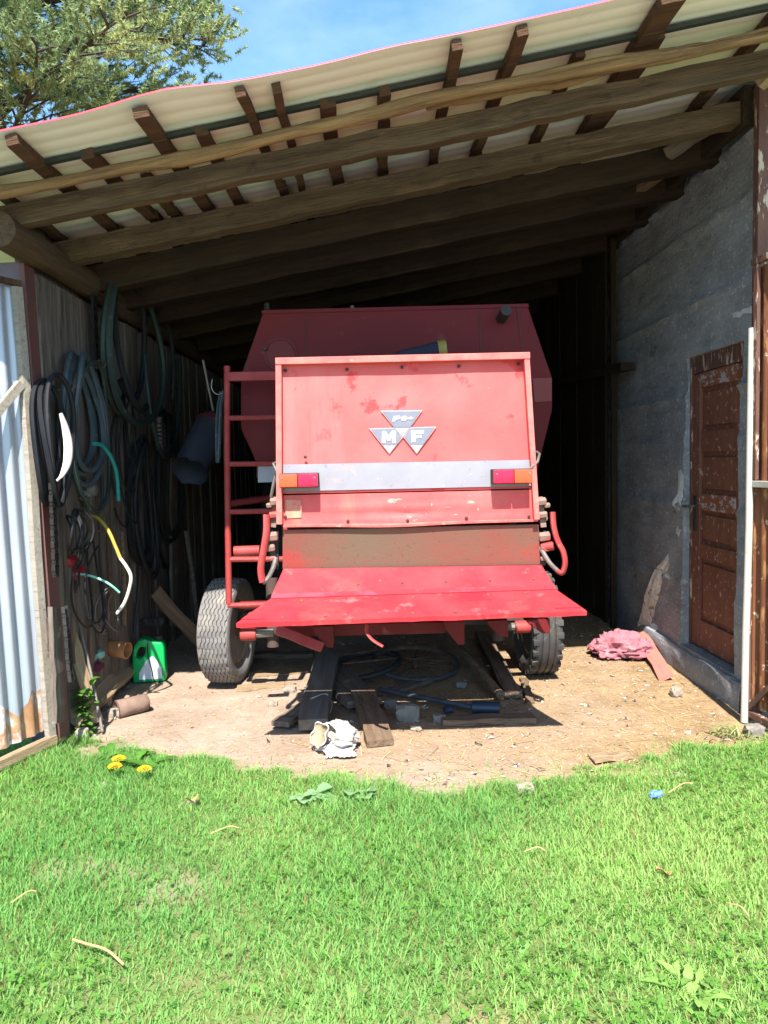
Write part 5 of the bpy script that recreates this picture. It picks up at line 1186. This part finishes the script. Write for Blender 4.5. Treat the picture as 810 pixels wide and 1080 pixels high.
# bicycle wheel and tyre in the dark
c_ = G(438, 699, .06); bw1 = thing('bicycle_wheel', 'old bicycle wheel lying flat in the dark under the combine', 'bicycle wheel', c_)
axb = V(.05, -.12, 1).normalized()
MB().lathe([(.30, -.016), (.318, -.010), (.322, 0), (.318, .010), (.30, .016), (.292, 0)], c_, axb, 48, closed=True).build('tyre', TYRE_DARK, bw1, smooth=True)
MB().lathe([(.288, -.010), (.296, -.012), (.296, .012), (.288, .010)], c_, axb, 48, closed=True)  .build('rim', IRON, bw1, smooth=True)
MB().lathe([(.0001, -.04), (.018, -.04), (.018, .04), (.0001, .04)], c_, axb, 12).build('hub', IRON, bw1, smooth=True)
mb = MB(); bx, by = axb.orthogonal().normalized(), axb.cross(axb.orthogonal().normalized())
for k in range(28):
    th = 2*math.pi*k/28; mb.tube([c_+axb*(.03 if k % 2 else -.03)+(bx*math.cos(th+.3)+by*math.sin(th+.3))*.018, c_+(bx*math.cos(th)+by*math.sin(th))*.29], .0022, 4)
mb.build('spokes', IRON, bw1)['kind'] = 'stuff'
c_ = G(382, 702, .05); tag(MB().lathe([(.26, -.02), (.285, -.014), (.292, 0), (.285, .014), (.26, .02), (.250, 0)], c_, V(-.15, -.05, 1), 44, closed=True).build('loose_tyre', BLACKP, loc=c_, smooth=True), 'loose black tyre lying left of the bicycle wheel in the dark', 'tyre')
for i, ((a, b), (c, d), lb) in enumerate([((352, 692), (430, 682), 'thin rusty rod lying across the loose tyre under the combine'), ((362, 700), (420, 694), 'second thin rod lying just in front of the rusty rod by the loose tyre')]):
    p0, p1 = G(a, b, .10), G(c, d, .10); tag(MB().tube([p0, p1], .006, 6).build('thin_rod', IRON, loc=p0, smooth=True), lb, 'rod')
pw = [G(312, 745, .02), G(330, 736, .10), G(344, 732, .10), G(350, 742, .05), G(348, 752, .02)]
tag(MB().tube(smooth_pts(pw), .004, 6).build('bent_wire', WIRE, loc=pw[0], smooth=True), 'bent pale wire looping over the blue stained plank', 'wire')

# crumpled white sack
c_ = G(353, 793, .0); sk = thing('white_sack', 'crumpled off white sack with open mouth lying in the sun beside the planks', 'sack', c_)
def sackfold(q, p):
    e = p.normalized()
    f = .020*(1-abs(mnoise.noise(e*2.1+V(7, 2, 1))))**2 + .010*(1-abs(mnoise.noise(e*4.6+V(2, 2, 6))))**3 + .004*mnoise.noise(e*9)
    q = q + e*(f-.016)
    m = V(-.62, -.50, .42).normalized(); k = e.dot(m)                     # the open mouth: pushed in
    if k > .70: q = q - m*min(.075, (k-.70)*.55)
    return V(q.x, q.y, max(q.z, -.055))
mb = MB().blob(c_ + V(.005, .04, .06), (.118, .092, .074), 4, .22, 1.3, 5, fn=sackfold)
mb.build('sack_cloth', SACK, sk, smooth=True, ang=80)
m_ = V(-.62, -.50, .42).normalized(); mc = c_ + V(.005, .04, .06) + V(m_.x*.130, m_.y*.105, m_.z*.085)*.80
MB().open_lathe([(.003, -.012), (.03, -.008), (.052, .004), (.060, .012)], mc, m_, 30, fn=lambda p, i, j: p*(1+.22*mnoise.noise(p*38))).build('sack_lining', SACKIN, sk, smooth=True, recalc=False)
MB().tube([mc + m_*(.016+.006*math.sin(k*1.3)) + (m_.orthogonal().normalized()*math.cos(k*.2094) + m_.cross(m_.orthogonal().normalized())*math.sin(k*.2094))*(.062+.008*math.sin(k*.9)) for k in range(30)], lambda t: .004+.0015*math.sin(t*40), 7, closed=True).build('sack_rim', SACK, sk, smooth=True)
fl = MB(); rows = []
for i in range(11):
    row = []
    for j in range(21):
        x = -.05+.155*j/20; y = -.115+.10*i/10; w_ = 1-.25*abs(j/10-1)
        row.append(c_ + V(x+.01*math.sin(i*.8), y*w_-.012*math.cos(j*.35), .004+.040*(i/10)**1.3+.012*(1-abs(mnoise.noise(Vector((i*.22, j*.33, 2)))))**3))
    rows.append(row)
fl.grid(rows).build('sack_flap', SACK, sk, smooth=True, recalc=False)
# pink cloth heap
c_ = G(658, 694, 0); 
def heap(q, p):
    ridge = (1-abs(mnoise.noise(V(p.x*2.0, p.y*3.4, p.z*2.6)+V(4, 1, 7))))**4*.045 + (1-abs(mnoise.noise(V(p.x*3.2, p.y*6.5, p.z*5)+V(1, 5, 2))))**6*.028 + .004*mnoise.noise(p*13)
    q = V(q.x, q.y, q.z) + p.normalized()*(ridge-.02)
    return V(q.x, q.y, max(q.z, -.02))
pk = MB().blob(c_+V(0, .07, .035), (.21, .15, .115), 4, .35, 1.2, 5, fn=heap)
pk.blob(c_+V(.09, -.01, .03), (.11, .08, .06), 8, .35, 1.4, 4, fn=heap); pk = pk.build('pink_cloth', PINK, loc=c_, smooth=True, ang=80); tag(pk, 'heap of dusty pink cloth lying at the foot of the concrete wall', 'cloth')
plank('red_board', 'short faded red board leaning from the pink cloth to the dirt', G(703, 714, .02), P(676, 668, 6.0), .095, .025, PLANK_PINK, 'board', up=(-.5, -.4, .8), seed=240)
tag(MB().blob(G(692, 838, .03), (.028, .02, .016), 21, .5, 2.2).build('blue_scrap', BLUETRASH, loc=G(692, 838, .03)), 'small light blue plastic scrap in the grass on the right', 'scrap')
def leaf_litter(name, label, px, py, l, wd, mat, ang_, seed, z=.05, cat='leaf'):
    c_ = G(px, py, z); mb = MB(); r = random.Random(seed); rows = []
    d = V(math.cos(ang_), math.sin(ang_), 0); s = V(-d.y, d.x, 0)
    for i in range(9):
        t = i/8; w_ = wd*math.sin(math.pi*min(.97, max(.03, t)))**.7*(1+r.uniform(-.15, .15)); m_ = c_+d*l*(t-.5)+V(0, 0, .012*math.sin(t*5+seed))
        rows.append([m_-s*w_+V(0, 0, .008), m_, m_+s*w_+V(0, 0, .006)])
    o = mb.grid(rows).build(name, mat, loc=c_, recalc=False, smooth=True); return tag(o, label, cat)
leaf_litter('dry_leaf', 'curled orange brown dry leaf lying on the grass at right', 701, 920, .06, .016, BROWNLEAF, .1, 1)
leaf_litter('dry_leaf', 'brown dry leaf scrap near the bare patch left of centre', 203, 843, .06, .014, BROWNLEAF, .7, 2)
for i, (a, b, c, d, r_, lb) in enumerate([(77, 991, 130, 1017, .0038, 'pale straw stalk lying in the lawn at lower left'), (12, 952, 38, 940, .0025, 'short straw stalk near the left edge of the lawn'), (553, 898, 575, 897, .002, 'tiny straw stalk in the lawn right of centre'),
                                          (222, 879, 252, 873, .002, 'straw stalk beside the bare lawn patch'), (766, 952, 790, 966, .002, 'thin straw stalk near the right edge of the lawn'), (705, 836, 730, 826, .0025, 'straw stalk at the grass edge beside the light blue scrap')]):
    p0, p1 = G(a, b, .055), G(c, d, .055); tag(MB().tube(smooth_pts([p0, p0.lerp(p1, .3)+V(0, .004, .006), p0.lerp(p1, .65)+V(.003, .009, .010), p1]), r_, 6).build('straw_stalk', STRAWM, loc=p0, smooth=True), lb, 'straw')

# ------------------------------------------------------------------ weeds and dandelions
WEED = attr_mat('weed_leaf', .5, .35)
def weed(name, label, spots, base, size, n, seed, hgt, colr, cat='weed', round_=.55, lobed=False):
    r = random.Random(seed); v, f, c = [], [], []; k = 0
    for (b, cnt) in spots:
        for _ in range(cnt):
            th = r.uniform(0, 6.28); L_ = size*r.uniform(.6, 1.2); el = r.uniform(.05, .8); hh = r.uniform(.0, hgt)
            o = b + V(r.uniform(-1, 1)*base, r.uniform(-1, 1)*base, hh*.6)
            d = V(math.cos(th)*math.cos(el), math.sin(th)*math.cos(el), math.sin(el)); s = V(-math.sin(th), math.cos(th), 0)
            cl = np.array(colr)*r.uniform(.75, 1.3); m = 6
            for i in range(m+1):
                t = i/m; w_ = L_*round_*.5*math.sin(math.pi*(.06+.90*t))**.8*(1+(.35*(i % 2) if lobed else 0)); p = o + d*L_*t + V(0, 0, -.35*L_*t*t)
                for q in (-1, 0, 1): v.append(tuple(p + s*w_*q + V(0, 0, abs(q)*w_*.25))); c.append(cl*(1.15 if q == 0 else 1))
            for i in range(m):
                for q in (0, 1): a = k+i*3+q; f.append((a, a+1, a+4, a+3))
            k += (m+1)*3
    o = raw_mesh(name, v, f, WEED, np.array(c), smooth=True); return tag(o, label, cat)
weed('leafy_weed', 'leafy green weed growing between the wood slab and the corrugated door', [(G(90, 768)+V(0, 0, .03), 24), (G(88, 774), 20), (G(90, 770)+V(0, 0, .10), 20), (G(90, 770)+V(0, 0, .18), 12)], .045, .07, 60, 1, .16, (.09, .21, .035))
weed('dandelion_plant', 'low dandelion plant with yellow flowers at the left grass edge', [(G(128, 812), 26), (G(150, 815), 22), (G(108, 806), 16), (G(165, 812), 10)], .07, .11, 60, 2, .05, (.085, .22, .03), cat='plant', round_=.32, lobed=True)
weed('mallow_plant', 'bluish green broad leaved mallow at the grass edge below the sack', [(G(375, 846), 16), (G(325, 848), 14), (G(350, 842), 5)], .045, .075, 60, 3, .06, (.22, .36, .17), cat='plant', round_=.95)
weed('leafy_weed', 'pale dry grass tuft growing at the foot of the white pipe', [(G(772, 774), 40), (G(782, 784), 30), (G(766, 779), 20)], .05, .09, 60, 4, .06, (.30, .34, .13), round_=.08)
weed('dandelion_plant', 'pale narrow leaved rosette spreading in the lawn near the lower right corner', [(G(730, 1050), 34)], .05, .10, 60, 5, .03, (.24, .40, .09), cat='plant', round_=.20, lobed=True)
for (a_, b_, sd_, lb_) in ((560, 960, 6, 'few pale broad leaves lying flat in the lawn below the tiny straw stalk'), (547, 1010, 7, 'pale broad leaf cluster in the lawn left of the dandelion rosette'), (590, 905, 8, 'small pale leaf cluster in the lawn nearest the tiny straw stalk')):
    weed('leafy_weed', lb_, [(G(a_, b_), 6)], .03, .075, 60, sd_, .03, (.17, .33, .08), round_=.5)
STEMG = M('green_flower_stem', (.12, .26, .05), (.10, .2, .04), 9, .6, bump=0)
for i, (a, b, lb) in enumerate([(121, 808, 'left dandelion flower, leaning over the leaves'), (152, 811, 'largest yellow dandelion flower, right of the others'), (125, 800, 'yellow dandelion flower highest of the three')]):
    c_ = G(a, b, .085); t = thing('dandelion_flower', lb, 'flower', (c_.x, c_.y, 0), 'yellow dandelion flowers at the grass edge')
    mb = MB(); r = random.Random(i)
    for k in range(46):
        th = k*2.39996; rr = .026*math.sqrt(k/46)+.003; p = c_+V(math.cos(th)*rr, math.sin(th)*rr-.0, .010-.012*(rr/.026)**2); d = V(math.cos(th), math.sin(th), .5).normalized()
        mb.beam(p-d*.004, p+d*.008, .005, .0018)
    mb.build('bloom', YELLOWF, t); MB().tube([V(c_.x, c_.y, 0), c_], .003, 6).build('stem', STEMG, t, smooth=True)

# ------------------------------------------------------------------ pine tree behind the shed
NEED = attr_mat('pine_needle', .55, .40)
def pine(loc, H, rad, seed):
    r = random.Random(seed); t = thing('pine_tree', 'tall pine with drooping needle clumps rising behind the shed roof at left', 'pine tree', loc)
    L0 = Vector(loc); tr = MB(); tr.tube([L0 + V(.12*math.sin(z*.5), .1*math.cos(z*.4), z) for z in np.linspace(-.2, H, 16)], lambda q: .24*(1-q)+.03, 10); tr.build('trunk', BARK, t, smooth=True)
    lm = MB(); nv, nf, nc = [], [], []; cnt = 0
    rs2 = np.random.RandomState(seed)
    for b in range(96):
        z = 3.2 + (H-3.6)*(b/96)**1.0; th = b*2.39996 + r.uniform(-.4, .4); prof = 1-.62*max(0, (z-6.5)/(H-6.5))**1.1
        L_ = rad*prof*r.uniform(.72, 1.08); up = r.uniform(.08, .40); d = V(math.cos(th), math.sin(th), 0)
        pts = [L0 + V(0, 0, z) + d*L_*q + V(0, 0, L_*(up*q-.14*q*q) + .08*math.sin(q*5+b)) + V(-d.y, d.x, 0)*.16*math.sin(q*4+b)*q for q in np.linspace(0, 1, 8)]
        lm.tube(pts, lambda q: .062*(1-q)+.010, 6)
        for sb in range(15):
            q = .20+.80*(sb+.5)/15; i0 = min(6, int(q*7)); p = pts[i0].lerp(pts[i0+1], q*7-i0); sgn = 1 if sb % 2 else -1
            sd = (d*.75 + V(-d.y, d.x, 0)*sgn*r.uniform(.4, 1.0) + V(0, 0, r.uniform(-.12, .55))).normalized(); sl_ = L_*.30*(1.2-q*.6)*r.uniform(.6, 1.2)
            e = p+sd*sl_+V(0, 0, -.03); lm.tube([p, p.lerp(e, .5)+V(0, 0, .04), e], lambda q: .018*(1-q)+.005, 5)
            tone = r.uniform(0, 1)
            for k in range(9):
                c_ = p.lerp(e, .30+.75*k/8) + V(r.gauss(0, .17), r.gauss(0, .17), r.gauss(0, .13)); sdir = (sd+V(r.uniform(-.5, .5), r.uniform(-.5, .5), r.uniform(0, .9))).normalized()
                n = 60; ax = np.array(sdir); dirs = rs2.normal(size=(n, 3))*.75 + ax*.45; dirs /= np.linalg.norm(dirs, axis=1)[:, None]
                o_ = np.array(c_) + ax*rs2.uniform(-.13, .11, (n, 1)); l_ = rs2.uniform(.06, .115, (n, 1)); sid = np.cross(dirs, rs2.normal(size=(n, 3))); sid /= np.linalg.norm(sid, axis=1)[:, None]
                w_ = .0115
                tri = np.stack([o_-sid*w_, o_+sid*w_, o_+dirs*l_], 1).reshape(-1, 3)
                cc1 = np.array((.21, .29, .13))*(1-tone)+np.array((.43, .49, .21))*tone; cc1 = cc1[None]*rs2.uniform(.75, 1.3, (n, 1))
                nv.append(tri); nc.append(np.repeat(cc1, 3, 0)); nf.append(np.arange(cnt, cnt+3*n).reshape(-1, 3)); cnt += 3*n
    lm.build('limbs', BARK, t, smooth=True)
    o = raw_mesh('crown', np.concatenate(nv)-np.array(L0), np.concatenate(nf), NEED, np.concatenate(nc)); o.parent = t
    return t
pine((-6.3, 14.0, 0), 14.5, 4.6, 12)
